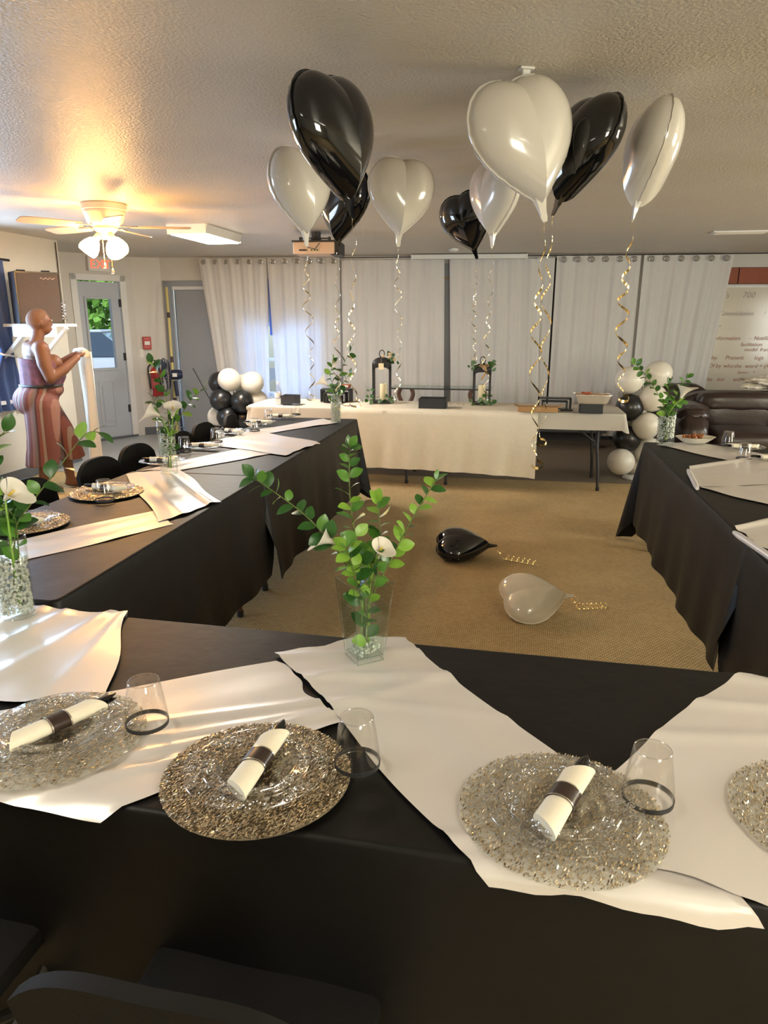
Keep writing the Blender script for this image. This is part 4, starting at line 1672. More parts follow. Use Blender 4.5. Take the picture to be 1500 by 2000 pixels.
def arrangement(pos, h, Y, stems, desc, seed, size=1.0, callas=(), n0=10):
    """stems: list of (pixel points from rim upward, leaves)"""
    bc_ = Vector(pos) + Vector((0, 0, .03))
    for k, (pp, nl, lb) in enumerate(stems):
        pts = [bc_ + Vector((.006 * (k - 1), .004 * (k % 2), 0))]
        pts += [aty(x, y, Y + .012 * (k % 3)) for x, y in pp]
        branch(lb + ' ' + desc, bc_, pts, nl, seed + k, .22, size, 'branches ' + desc, (4, 5, 2), .0026)
    for k, (pp, yaw, pitch, sz, lb) in enumerate(callas):
        pts = [bc_ + Vector((.008, -.006 * k, 0))] + [aty(x, y, Y - .02) for x, y in pp]
        calla(lb + ' ' + desc, bc_, pts, sz, yaw, pitch, 'calla lilies ' + desc)


# crackle vase at the corner of the near table and the row
pN = atz(36, 1202, TZ + .0155)
cyl_vase('wide cylinder vase packed with sparkling clear gel beads', pN, .046, .235, .012, .17)
arrangement(pN, .235, pN.y, [([(30, 1040), (60, 985), (110, 920), (165, 850), (215, 850)][:4] + [(196, 845)], 14, 'long branch with big round leaves leaning to the chairs'),
                             ([(20, 1030), (5, 960), (-20, 890), (12, 838)], 13, 'upright branch with round leaves at the picture rim'),
                             ([(15, 1040), (-5, 980), (-30, 930)], 10, 'short dark leafy branch'),
                             ([(35, 1060), (28, 1010), (0, 985)], 10, 'small dark sprig')], 'in the gel bead vase', 31, 1.45,
            [([(20, 1050), (10, 975)], R(-20), R(50), 1.0, 'cream calla lily')])
# tall cylinder vase with calla lilies on the row
pM = atz(331, 924, TZ + .0155)
cyl_vase('tall slim cylinder vase with beads in the middle and water below', pM, .047, .30, .10, .21)
arrangement(pM, .30, pM.y, [([(330, 850), (325, 780), (312, 735), (293, 705)], 14, 'tall thin branch before the fire extinguisher'),
                            ([(325, 850), (308, 800), (295, 770)], 12, 'short dense branch'),
                            ([(338, 850), (360, 800), (380, 775), (402, 755)], 11, 'branch leaning to the grey door'),
                            ([(332, 880), (330, 850), (335, 820)], 9, 'low sprig')], 'in the tall calla vase', 51, 1.55,
            [([(330, 850), (312, 812)], R(180), R(65), 1.25, 'peach calla lily with a long curled tip'), ([(335, 850), (338, 812)], R(-70), R(25), 1.3, 'peach calla lily facing up')])
# slim vase at the far end of the row
pF = atz(656, 825, TZ + .0155)
cyl_vase('slim frosted white cylinder vase at the end near the head table', pF, .043, .26, .01, .22)
arrangement(pF, .26, pF.y, [([(655, 765), (645, 735), (652, 700)], 13, 'bushy branch'), ([(657, 765), (668, 720), (690, 672)], 12, 'tall branch crossing the gold ribbon'), ([(657, 770), (672, 745), (685, 728)], 9, 'side sprig')],
            'in the slim white vase', 71, 1.8, [([(652, 770), (640, 752)], R(180), R(55), 1.5, 'white calla lily')])
# vase on the row by the sofa
pS = atz(1298, 869, TZ + .0135)
cyl_vase('clear cylinder vase with green stems beside the snack bowl', pS, .058, .245, .05, .20)
arrangement(pS, .245, pS.y, [([(1300, 805), (1270, 745), (1238, 708)], 22, 'long arching round-leaved branch'), ([(1302, 805), (1305, 770), (1308, 742)], 12, 'upright sprig'), ([(1306, 805), (1325, 765), (1345, 735)], 16, 'bushy branch'),
                             ([(1306, 810), (1320, 790), (1330, 785)], 8, 'low sprig'), ([(1298, 840), (1302, 820), (1306, 810)], 9, 'stem under water')], 'in the vase beside the snack bowl', 91, 1.45,
            [([(1306, 810), (1330, 778)], R(20), R(20), 1.5, 'cream calla lily')])

# ------------------------------------------------------------------ chairs


def chair_proto():
    t = thing('folding_chair', '-', 'chair')
    # faces +X; back at x = 0; local width along Y
    b = MB()

    def back(u, v):
        y = (u - .5) * .43
        e = abs(u - .5) * 2
        top = .79 - .075 * e ** 3.2
        z = .50 + (top - .50) * v
        return Vector((-.045 * math.cos((u - .5) * 2.2) + .02 - .05 * v, y, z))
    b.grid(18, 8, back)
    b2 = MB()
    n = len(b.v)
    b2.v = [p + Vector((.012, 0, 0)) for p in b.v] + [p - Vector((.012, 0, 0)) for p in b.v]
    b2.f = list(b.f) + [tuple(i + n for i in reversed(f)) for f in b.f]
    W = 19
    edge = [i for i in range(W)] + [j * W + W - 1 for j in range(1, 9)] + [8 * W + i for i in range(W - 2, -1, -1)] + [j * W for j in range(7, 0, -1)]
    for k in range(len(edge)):
        i, j = edge[k], edge[(k + 1) % len(edge)]
        b2.f.append((i, j, j + n, i + n))
    b2.build('backrest', 'chair_black', t, smooth=True, angle=60)
    b = MB()
    b.box((.22, 0, .445), (.40, .42, .045))
    b.build('seat', 'chair_black', t, bevel=.015, smooth=True)
    for sy in (-1, 1):
        y = sy * .222
        MB().tube([(-.045, y * .97, .66), (-.02, y, .5), (.17, y, .36), (.42, y, .012)], .011, 8).build('leg', 'chair_metal', t, smooth=True)
        MB().tube([(.30, y * .93, .42), (.16, y * .93, .33), (-.10, y * .93, .012)], .011, 8).build('leg', 'chair_metal', t, smooth=True)
        MB().tube([(.42, y, 0), (.42, y, .03)], .014, 8).build('foot_cap', 'matte_black', t)
        MB().tube([(-.10, y * .93, 0), (-.10, y * .93, .03)], .014, 8).build('foot_cap', 'matte_black', t)
    MB().tube([(.35, -.222, .11), (.35, .222, .11)], .008, 8).build('crossbar', 'chair_metal', t, smooth=True)
    MB().tube([(-.06, -.206, .08), (-.06, .206, .08)], .008, 8).build('crossbar', 'chair_metal', t, smooth=True)
    return t


CH = chair_proto()
chairs = [((62, 938), 'black folding chair whose back is crossed by the gel vase branch'), ((207, 893), 'black folding chair with a full rounded back behind the lone placemat'),
          ((292, 872), 'black folding chair behind the tall calla vase'), ((374, 842), 'black folding chair in front of the pedestal fan'),
          ((427, 828), 'black folding chair in front of the black balloon cluster'), ((462, 812), 'black folding chair touching the balloon column, closest to the head table')]
for i, ((x, y), lb) in enumerate(chairs):
    p = FR(-2.36 + .03 * (i % 2), (3.11, 3.72, 4.20, 4.76, 5.24, 5.73)[i])
    dup(CH, i == 0, (p.x, p.y, 0), FR.rz + (.15 if i == 5 else 0), lb, 'black chairs along the table row')
p = FN(-.41, .665)
dup(CH, False, (p.x, p.y, 0), FN.rz + PI / 2, 'black padded chair pushed up to the table with three placemats', 'black chairs at the near table')
p = FN(-1.06, .69)
dup(CH, False, (p.x, p.y, 0), FN.rz + PI / 2, 'black padded chair next to the gel vase end of the table', 'black chairs at the near table')

# ------------------------------------------------------------------ heart balloons
HT_N = 72


def heart_pt(t):
    x = 16 * math.sin(t) ** 3
    y = 13 * math.cos(t) - 2.15 * math.cos(2 * t) - .8 * math.cos(3 * t) - .4 * math.cos(4 * t)
    x = math.copysign(abs(math.sin(t)) ** 2.0, x)
    return x * .195, (y + 1.8) / 13.0 * .215


def heart_mesh(seed, mt, T=.115):
    r = random.Random(seed)
    ph = r.uniform(0, 6)
    b = MB()
    out_ = [heart_pt(2 * PI * k / 180) for k in range(180)]
    us = [0, .12, .25, .38, .5, .62, .72, .81, .88, .94, .98, 1.0]
    cx, cz = 0, .0
    vs, fs = [], []
    for sgn in (1, -1):
        o = len(vs)
        for u in us:
            for k in range(HT_N):
                t = 2 * PI * k / HT_N
                hx, hz = heart_pt(t)
                wr = .004 * math.sin(k * PI * .9 + ph) * u ** 8 * (1 if u < 1 else .4) + .0025 * math.sin(k * 2.1 + ph) * u ** 5
                x, z = cx + hx * u, cz + hz * u
                dist = min(math.hypot(x - q[0], z - q[1]) for q in out_)
                th = T * (1 - (1 - min(1, dist / .155)) ** 2) ** .55 if u < 1 else 0
                vs.append(Vector((x, sgn * (th + wr * (.6 if u < 1 else 0)), z)))
        for i in range(len(us) - 1):
            for k in range(HT_N):
                k2 = (k + 1) % HT_N
                f = (o + i * HT_N + k, o + i * HT_N + k2, o + (i + 1) * HT_N + k2, o + (i + 1) * HT_N + k)
                fs.append(f if sgn < 0 else f[::-1])
    b.add(vs, fs)
    me = b.mesh('balloon_body', mt, True, 75, merge=True)
    bm = bmesh.new()
    bm.from_mesh(me)
    inner = [v for v in bm.verts if abs(v.co.y) > .03]
    for _ in range(45):
        bmesh.ops.smooth_vert(bm, verts=inner, factor=.5, use_axis_x=False, use_axis_y=True, use_axis_z=False)
    bm.to_mesh(me)
    bm.free()
    me.polygons.foreach_set('use_smooth', [True] * len(me.polygons))
    return me


def seam_mesh(mt):
    b = MB()
    vs, fs = [], []
    for k in range(HT_N):
        hx, hz = heart_pt(2 * PI * k / HT_N)
        wv = .002 * math.sin(k * 2.7)
        for m, dy in ((.985, .0012), (1.035, .0012), (1.035, -.0012), (.985, -.0012)):
            vs.append(Vector((hx * m, dy + wv, hz * m)))
    for k in range(HT_N):
        k2 = (k + 1) % HT_N
        for a in range(4):
            fs.append((k * 4 + a, k * 4 + (a + 1) % 4, k2 * 4 + (a + 1) % 4, k2 * 4 + a))
    b.add(vs, fs)
    return b.mesh('seam', mt, True)


def tail_mesh(mt):
    b = MB()
    hz = heart_pt(PI)[1]
    vs = []
    prof = [(.024, .014, hz + .03), (.016, .009, hz - .005), (.012, .005, hz - .03), (.013, .003, hz - .045), (.008, .002, hz - .06)]
    for wx, wy, z in prof:
        vs += [Vector((sx * wx, sy * wy, z)) for sx, sy in ((-1, -1), (1, -1), (1, 1), (-1, 1))]
    fs = []
    for i in range(len(prof) - 1):
        for k in range(4):
            fs.append((i * 4 + k, i * 4 + (k + 1) % 4, i * 4 + 4 + (k + 1) % 4, i * 4 + 4 + k))
    fs += [(0, 1, 2, 3), (16, 19, 18, 17)]
    b.add(vs, fs)
    return b.mesh('tail', mt, True)


HM = {m: (heart_mesh(i, m), seam_mesh(m), tail_mesh(m)) for i, m in enumerate(('foil_black', 'foil_white', 'foil_ivory'))}


def ribbon_strip(pts, wdir, wd):
    """flat strip along pts; wdir(i) gives the width direction"""
    b = MB()
    vs, fs = [], []
    for i, p in enumerate(pts):
        w_ = wdir(i) * wd / 2
        vs += [p - w_, p + w_]
    for i in range(len(pts) - 1):
        fs.append((2 * i, 2 * i + 1, 2 * i + 3, 2 * i + 2))
    b.add(vs, fs)
    return b


def curl(L, turns, amp, wd, seed, f0=0.0):
    r = random.Random(seed)
    n = int(turns * 18)
    pts = []
    ph = r.uniform(0, 6)
    for i in range(n + 1):
        f = i / n
        a = 2 * PI * turns * (f + .02 * math.sin(f * 11 + ph)) + ph
        am = amp * min(1, f * 5) * (1 + .35 * math.sin(f * 9 + ph))
        pts.append(Vector((am * math.cos(a) + .01 * math.sin(f * 5 + ph) * min(1, f * 3), am * math.sin(a), -L * f)))
    if r.random() < .8:                 # loose loop at the end
        e = pts[-1].copy()
        for i in range(1, 14):
            a = i / 13 * 5
            pts.append(e + Vector((.022 * math.sin(a), .01 * math.cos(a) - .01, -.012 * (1 - math.cos(a)))))
    return ribbon_strip(pts, lambda i: Vector((.25 * math.cos(i * .3), .25 * math.sin(i * .3), .95)), wd)


def heart(label, pos, yaw, lean, tilt, mt, size=1.0, rib=None, group='heart balloons at the ceiling', seed=1, tail_bend=0):
    t = thing('heart_balloon', label, 'balloon', pos, 0, group)
    Rm = Matrix.Rotation(R(lean), 4, 'Y') @ Matrix.Rotation(R(yaw), 4, 'Z') @ Matrix.Rotation(R(tilt), 4, 'X')
    t.matrix_world = Matrix.Translation(pos) @ Rm @ Matrix.Scale(size, 4)
    body, seam, tail = HM[mt]
    link('balloon_body', body, t)
    link('seam', seam, t)
    tl = link('tail', tail, t)
    if rib:
        L, turns, amp, wd, mt2 = rib
        tipz = heart_pt(PI)[1] - .055
        tip_w = t.matrix_world @ Vector((0, 0, tipz))
        b = curl(L, turns, amp, wd, seed)
        inv = t.matrix_world.inverted()
        b.xf(inv @ Matrix.Translation(tip_w))
        b.build('ribbon', mt2, t, smooth=True)
    return t


def hp(x, y, z):
    return atz(x, y, z)


heart('large black heart balloon that hides a second black one', hp(655, 268, 2.155), 54, -10, -3, 'foil_black', .95, (.62, 6, .012, .008, 'gold_pale'), seed=3)
heart('black heart balloon half hidden behind the large black one', hp(670, 398, 2.165), -44, 9, 0, 'foil_black', .90, (.82, 7, .018, .008, 'gold_pale'), seed=4)
heart('white heart balloon in front of the projector', hp(588, 372, 2.165), 46, -6, 2, 'foil_white', .92, (.72, 7, .018, .008, 'gold_pale'), seed=5)
heart('white heart balloon facing the room above the tagged lantern', hp(783, 384, 2.175), 14, 3, 0, 'foil_white', .88, (.80, 7, .016, .008, 'gold_pale'), seed=6)
heart('small black heart balloon with a white sticker', hp(912, 434, 2.175), -28, -16, 6, 'foil_black', .86, (.62, 8, .014, .008, 'gold_pale'), seed=7)
heart('white heart balloon tucked behind the largest white one', hp(966, 385, 2.175), -58, 1, 0, 'foil_white', .88, (.80, 7, .016, .008, 'gold_pale'), seed=8)
heart('largest white heart balloon, facing the tables', hp(1025, 276, 2.16), 20, -16, -4, 'foil_white', 1.0, (.86, 6.5, .017, .010, 'gold'), seed=9)
heart('black heart balloon leaning out behind the largest white one', hp(1136, 290, 2.17), -72, 22, 0, 'foil_black', .90, (.84, 5, .016, .009, 'gold'), seed=10)
heart('white heart balloon seen edge-on near the whiteboard side', hp(1270, 300, 2.165), 86, 11, 0, 'foil_white', .88, (.66, 6.5, .019, .011, 'gold'), seed=11)
st_ = MB()
stk = [o for o in bpy.data.objects if o.get('label') == 'small black heart balloon with a white sticker'][0]
st_.add([(-.13, -.062, .115), (-.08, -.082, .125), (-.085, -.088, .095), (-.135, -.066, .085)], [(0, 1, 2, 3)])
st_.build('sticker', 'plastic_white', stk)


def floor_heart(label, pos, yaw, mt, size, rollx, seed):
    t = thing('heart_balloon', label, 'balloon', pos, 0, 'heart balloons lying on the carpet')
    # tip towards +X (local), thickness upwards
    Rm = Matrix.Rotation(R(yaw), 4, 'Z') @ Matrix.Rotation(R(rollx), 4, 'X') @ Matrix.Rotation(R(-90), 4, 'Y') @ Matrix.Rotation(R(90), 4, 'Z')
    t.matrix_world = Matrix.Translation(pos) @ Rm @ Matrix.Scale(size, 4)
    body, seam, tail = HM[mt]
    link('balloon_body', body, t)
    link('seam', seam, t)
    link('tail', tail, t)
    r = random.Random(seed)
    inv = t.matrix_world.inverted()
    tip = t.matrix_world @ Vector((0, 0, heart_pt(PI)[1] - .055))
    pts = []
    d = Vector((.25, -.16, 0)) if mt == 'foil_black' else Vector((.20, .02, 0))
    for i in range(90):
        f = i / 89
        base = tip + d * f
        z = max(.012, tip.z * (1 - f * 5))
        a = i * .55
        pts.append(Vector((base.x + .016 * math.cos(a), base.y + .016 * math.sin(a) * .8, z + .011 * (1 + math.sin(a * 1.0)) * min(1, f * 5))))
    b = ribbon_strip(pts, lambda i: Vector((.5, .3, .8)).normalized(), .007)
    b.xf(inv)
    b.build('ribbon', 'gold', t, smooth=True)
    return t


floor_heart('black heart balloon lying on the carpet', aty(903, 1064, 4.62) * 1.0, -6, 'foil_black', .86, 18, 1)
floor_heart('ivory heart balloon lying on the carpet', aty(1042, 1168, 3.66), 8, 'foil_ivory', .86, 30, 2)

# ------------------------------------------------------------------ latex balloon columns
def latex_mesh(mt):
    b = MB()
    prof = [(0, -.150), (.010, -.150), (.006, -.143), (.016, -.138), (.06, -.122), (.098, -.093), (.124, -.05), (.133, 0), (.127, .045), (.105, .09), (.07, .122), (.03, .136), (0, .139)]
    b.lathe(prof, 28)
    return b.mesh('balloon_body', mt, True, 80)


def knot_mesh(mt):
    b = MB()
    b.lathe([(0, -.16), (.012, -.161), (.005, -.15), (.008, -.146), (0, -.14)], 10)
    return b.mesh('knot', mt, True)


LM = {m: (latex_mesh(m), knot_mesh(m)) for m in ('latex_white', 'latex_black')}


def latex(label, pos, mt, size, group, axis):
    t = thing('latex_balloon', label, 'balloon', pos, 0, group)
    q = Vector(axis).to_track_quat('Z', 'Y').to_matrix().to_4x4()
    t.matrix_world = Matrix.Translation(pos) @ q @ Matrix.Scale(size, 4)
    link('balloon_body', LM[mt][0], t)
    link('knot', LM[mt][1], t)
    return t


def column(items, cx, Y, group, where, zmax):
    c0 = aty(cx, 800, Y)
    for k, (x, y, dY, m, lb) in enumerate(items):
        p = aty(x, y, Y + dY)
        p.z = max(p.z, .15)
        latex(('white' if m == 'w' else 'black') + ' latex balloon ' + lb + ' ' + where, p, 'latex_white' if m == 'w' else 'latex_black', 1.0, group, (p.x - c0.x, p.y - Y, .06))
    st2 = thing('balloon_stand', 'white stand pole and foot of the balloon column ' + where, 'balloon stand', (c0.x, Y, 0))
    MB().lathe([(0, 0), (.12, 0), (.125, .012), (.11, .03), (.03, .04), (0, .04)], 28).build('base', 'plastic_white', st2, smooth=True)
    MB().tube([(0, 0, .03), (0, 0, zmax)], .009, 8).build('pole', 'plastic_white', st2, smooth=True)


column([(448, 742, -.10, 'w', 'in front at the top'), (492, 748, -.02, 'w', 'beside the top front one'), (430, 748, .14, 'b', 'half hidden at the top'), (478, 752, .2, 'w', 'hidden at the back top'),
        (433, 782, -.10, 'b', 'second row nearest the grey door'), (472, 785, -.12, 'b', 'second row nearest the tissue box'), (500, 783, .06, 'w', 'second row behind'),
        (446, 815, -.10, 'b', 'third row in front'), (428, 815, .10, 'w', 'third row nearest the grey door'), (476, 818, 0, 'b', 'third row nearest the table'), (450, 850, 0, 'w', 'bottom row in front'), (478, 852, .02, 'b', 'bottom row near the table'), (425, 850, .05, 'b', 'bottom row by the door')],
       458, 8.45, 'balloons of the column beside the grey door', 'in the column by the grey door', .95)
column([(1229, 743, -.05, 'w', 'upper front'), (1285, 731, .05, 'w', 'topmost and palest'), (1274, 778, -.08, 'w', 'below the topmost'), (1232, 750, .2, 'w', 'hidden behind the upper front'),
        (1230, 796, -.05, 'b', 'single upper dark'), (1240, 815, .16, 'w', 'dim behind the dark pair'), (1285, 805, .14, 'b', 'behind the vase'), (1262, 832, -.12, 'w', 'under the vase branch'),
        (1224, 857, -.03, 'b', 'lower dark'), (1275, 858, .10, 'b', 'behind the lower pale one'), (1264, 880, -.05, 'w', 'partly behind the black cloth'), (1213, 902, -.12, 'w', 'lowest in front'), (1240, 912, .1, 'w', 'lowest behind'), (1280, 910, .05, 'b', 'lowest dark')],
       1252, 7.15, 'balloons of the column beside the sofa', 'in the column by the sofa', 1.05)

# ------------------------------------------------------------------ things on the head table
HZ = TZ + .0125


def hpos(x, y):
    return atz(x, y, HZ)


wbt = thing('water_bottle', 'clear plastic water bottle beside the black tissue box', 'bottle', hpos(544, 789))
MB().lathe([(0, 0), (.032, 0), (.034, .01), (.031, .03), (.034, .06), (.034, .12), (.030, .15), (.013, .185), (.013, .2), (0, .2)], 20).build('bottle', 'plastic_rim', wbt, smooth=True)
MB().lathe([(0, .198), (.015, .198), (.015, .218), (0, .218)], 16).build('cap', 'plastic_white', wbt)
MB().shell([(.0348, .065), (.0348, .115)], 20).build('label_wrap', 'plastic_white', wbt, smooth=True)


def open_box(nm, label, pos, rz, sx, sy, h, mt, group=None, cat='box'):
    t = thing(nm, label, cat, pos, rz, group)
    th = .006
    MB().box((0, 0, th / 2), (sx, sy, th)).build('bottom', mt, t)
    for sg in (-1, 1):
        MB().box((sg * (sx - th) / 2, 0, h / 2), (th, sy, h)).build('side', mt, t)
        MB().box((0, sg * (sy - th) / 2, h / 2), (sx, th, h)).build('side', mt, t)
    return t


open_box('black_box', 'small black open box beside the water bottle', hpos(568, 789), -A, .16, .15, .09, 'black_box', 'black boxes on the head table')
open_box('black_box', 'wide black open box between the two lanterns', hpos(846, 796), -A, .26, .20, .095, 'black_box', 'black boxes on the head table')
open_box('black_box', 'black box supporting the foil tray', hpos(1153, 806), -A, .20, .16, .085, 'black_box', 'black boxes on the head table')


def riser(label, pos, rz, sx, sy, h, n, group):
    """nested black acrylic display risers (open fronts)"""
    t = thing('display_riser', label, 'stand', pos, rz, group)
    for k in range(n):
        f = 1 - .24 * k
        o = Vector((0, -.05 * k, 0))
        for sg in (-1, 1):
            MB().box(o + Vector((sg * sx * f / 2, 0, h * f / 2)), (.012, sy * f, h * f)).build('side', 'matte_black', t)
        MB().box(o + Vector((0, 0, h * f - .005)), (sx * f + .012, sy * f, .01)).build('shelf', 'black_box', t)
    return t


riser('nested black display risers behind the slim vase', hpos(658, 784), -A, .30, .16, .13, 3, 'black display risers')
riser('black display riser behind the cardboard box', hpos(1082, 797), -A, .30, .14, .10, 2, 'black display risers')
rc_ = thing('red_cap', 'small red package on the nested black risers', 'package', hpos(676, 783) + Vector((0, .0, .135)), -A)
MB().box((0, 0, .02), (.10, .06, .04)).build('wrap', 'brick', rc_, bevel=.012)
MB().box((0, -.031, .02), (.06, .002, .02)).build('sticker', 'plastic_white', rc_)

cbx = thing('cardboard_box', 'flat brown cardboard box with open flap', 'box', hpos(1050, 803), -A)
MB().box((0, 0, .0225), (.36, .17, .045)).build('carton', 'cardboard', cbx, bevel=.002)
MB().box((0, -.087, .028), (.05, .002, .034)).build('tape', 'burlap', cbx)
for sg in (-1, 1):
    MB().bar((sg * .18, 0, .045), (sg * .215, 0, .058), .16, .003).build('flap', 'cardboard', cbx)
mk = MB()
p0 = hpos(1090, 803)
mk.tube([p0 + Vector((.02, 0, .009)), p0 + Vector((.13, -.02, .009))], .008, 8)
tag(mk.build('marker_pen', 'matte_black', smooth=True), 'black marker pen next to the cardboard box', 'pen')

ft = thing('foil_tray', 'aluminium foil tray of rice on the black box', 'tray', hpos(1155, 806) + Vector((0, 0, .087)), -A)
b = MB()


def trayfn(u, v):
    a = 2 * PI * u
    e = .35
    cx, sx_ = math.cos(a), math.sin(a)
    x, y = math.copysign(abs(cx) ** e, cx), math.copysign(abs(sx_) ** e, sx_)
    k = [(.120, .08, 0), (.130, .088, .01), (.155, .11, .075), (.170, .122, .078), (.170, .122, .082)][round(v * 4)]
    rip = 1 + .012 * math.sin(a * 40) * (1 if 0 < v < .75 else 0)
    return Vector((x * k[0] * rip, y * k[1] * rip, k[2]))


b.grid(160, 4, trayfn, cu=True)
b.f.append(tuple(range(159, -1, -1)))
b.build('tray', 'foil_tray', ft, smooth=True, angle=35)
r = random.Random(8)
b = MB()
b.grid(18, 12, lambda u, v: Vector(((u - .5) * .29, (v - .5) * .2, .07 + .012 * r.random() + .012 * math.sin(u * PI) * math.sin(v * PI))))
b.build('rice', 'food', ft, smooth=True)
for k in range(5):
    MB().ell((r.uniform(-.1, .06), r.uniform(-.06, .06), .092), (.022, .016, .008), 8, 5).build('topping', 'food_red', ft, smooth=True)


def lantern(label, pos, rz, sx, sy, h, bow):
    t = thing('lantern', label, 'lantern', pos, rz, 'black candle lanterns')
    th = .018
    MB().box((0, 0, .012), (sx, sy, .024)).build('base', 'matte_black', t, bevel=.003)
    for fx_ in (-1, 1):
        for fy in (-1, 1):
            MB().box((fx_ * (sx - th) / 2, fy * (sy - th) / 2, (h * .72) / 2 + .02), (th, th, h * .72)).build('post', 'matte_black', t, bevel=.002)
            MB().box((fx_ * (sx - .03) / 2, fy * (sy - .03) / 2, .004), (.03, .03, .012)).build('foot', 'matte_black', t)
    # arched panels on all four sides
    for fy in (-1, 1):
        poly = [(-sx / 2, h * .66)] + [(-sx / 2 * .86 * math.cos(PI * k / 10), h * .66 + sx * .20 * math.sin(PI * k / 10)) for k in range(11)] + [(sx / 2, h * .66), (sx / 2, h * .80), (-sx / 2, h * .80)]
        MB().prism(poly, fy * (sy / 2 - .004) - .004, fy * (sy / 2 - .004) + .004, Matrix()).build('arch_panel', 'matte_black', t)
        poly2 = [(p[0] * sy / sx, p[1]) for p in poly]
        MB().prism(poly2, fy * (sx / 2 - .004) - .004, fy * (sx / 2 - .004) + .004, Matrix.Rotation(PI / 2, 3, 'Z')).build('arch_panel', 'matte_black', t)
    b = MB()

    def roof(u, v):
        k = math.cos(v * PI / 2 * .93)
        zz = h * .79 + h * .13 * math.sin(v * PI / 2)
        a = 2 * PI * u
        cx, s2 = math.cos(a), math.sin(a)
        e = .45
        return Vector((math.copysign(abs(cx) ** e, cx) * sx * .52 * k, math.copysign(abs(s2) ** e, s2) * sy * .52 * k, zz))
    b.grid(28, 8, roof, cu=True)
    b.f.append(tuple(8 * 28 + k for k in range(28)))
    b.build('roof', 'matte_black', t, smooth=True, angle=50)
    b = MB()
    b.tube([(0, 0, h * .91), (0, 0, h * .945)], .010, 8)
    b.build('finial', 'matte_black', t)
    b = MB()
    b.tube([(.026 * math.cos(2 * PI * k / 20), 0, h * .97 + .035 * math.sin(2 * PI * k / 20) + .01) for k in range(20)], .005, 6, closed=True)
    b.build('handle_ring', 'matte_black', t, smooth=True)
    return t


def foliage_clump(label, base, n, spread, seed, flower=None):
    r = random.Random(seed)
    t = thing('greenery_sprig', label, 'greenery', base, 0, 'greenery on the lanterns')
    for k in range(n):
        d = Vector((r.gauss(0, 1) * spread[0], r.gauss(0, 1) * spread[1], abs(r.gauss(0, 1)) * spread[2]))
        nrm = Vector((r.gauss(0, .6), -1, r.gauss(0, .6))).normalized()
        ax = nrm.orthogonal().normalized()
        M = Matrix((ax.cross(nrm), ax, nrm)).transposed().to_4x4()
        link('leaf', LEAF_S[k % 2], t, Matrix.Translation(d) @ M @ Matrix.Scale(r.uniform(1.0, 1.7), 4))
    pts = [Vector((-spread[0] * 1.6, 0, 0)), Vector((0, -.01, spread[2] * .6)), Vector((spread[0] * 1.6, 0, spread[2]))]
    MB().tube(spline(pts, 6), .0025, 5).build('twig', 'stem', t)
    if flower:
        for k in range(4):
            p = Vector((r.gauss(0, .03), -.02, .02 + r.random() * .06))
            MB().ell(p, (.018, .016, .016), 8, 6).build('blossom', 'proj_beige', t, smooth=True)
    return t


def candle(label, pos, h=.17):
    t = thing('pillar_candle', label, 'candle', pos, 0, 'pillar candles in the lanterns')
    MB().lathe([(0, 0), (.036, 0), (.037, .004), (.037, h - .006), (.033, h), (.026, h - .004), (0, h - .008)], 24).build('wax', 'candle', t, smooth=True)
    MB().tube([(0, 0, h - .01), (.001, 0, h + .008)], .0015, 5).build('wick', 'matte_black', t)


l1 = hpos(746, 787)
lantern('black lantern with a paper tag and blossoms at its shoulder', l1, -A + .12, .185, .185, .50, False)
candle('cream pillar candle inside the tagged lantern', l1 + Vector((.015, 0, .026)))
foliage_clump('blossom sprig at the shoulder of the tagged lantern', l1 + Vector((.085, -.06, .42)), 14, (.028, .02, .06), 1, True)
foliage_clump('leafy sprig around the foot of the tagged lantern, bottle side', l1 + Vector((-.085, -.11, .03)), 12, (.035, .015, .045), 2)
foliage_clump('leafy sprig around the foot of the tagged lantern, glass table side', l1 + Vector((.10, -.09, .02)), 8, (.03, .015, .05), 3)
tg_ = thing('paper_tag', 'cream paper tag hanging on the lantern', 'tag', l1 + Vector((-.008, -.115, .385)), -A)
MB().box((0, 0, -.01), (.052, .003, .062)).build('card', 'paper', tg_)
MB().tube([(0, 0, .02), (.002, .01, .075)], .0015, 5).build('string', 'burlap', tg_)
l2 = hpos(940, 790)
lantern('black lantern with a burlap bow and round leaves on top', l2, -A, .175, .165, .44, True)
candle('cream pillar candle inside the bow lantern', l2 + Vector((.0, 0, .026)))
foliage_clump('round leaves on the roof of the bow lantern, cardboard box side', l2 + Vector((.08, -.06, .36)), 13, (.032, .02, .04), 4)
foliage_clump('round leaves on the roof of the bow lantern, black box side', l2 + Vector((-.075, -.06, .35)), 13, (.03, .02, .045), 5)
foliage_clump('round leaves around the foot of the bow lantern', l2 + Vector((0, -.11, .02)), 14, (.07, .012, .04), 6)
bw_ = thing('burlap_bow', 'brown burlap bow with a hanging tail on the lantern', 'bow', l2 + Vector((0, -.105, .385)))
for sg in (-1, 1):
    MB().tube([(0, 0, 0), (sg * .03, -.012, .022), (sg * .045, -.005, .004), (sg * .02, 0, -.008), (0, 0, 0)], .006, 6).build('loop', 'burlap', bw_, smooth=True)
ribbon_strip([Vector((.0 + .018 * math.sin(k * .45), -.006 - .006 * math.cos(k * .4), -.013 * k)) for k in range(11)], lambda i: Vector((1, .1, .25)), .022).build('bow_tail', 'burlap', bw_, smooth=True)
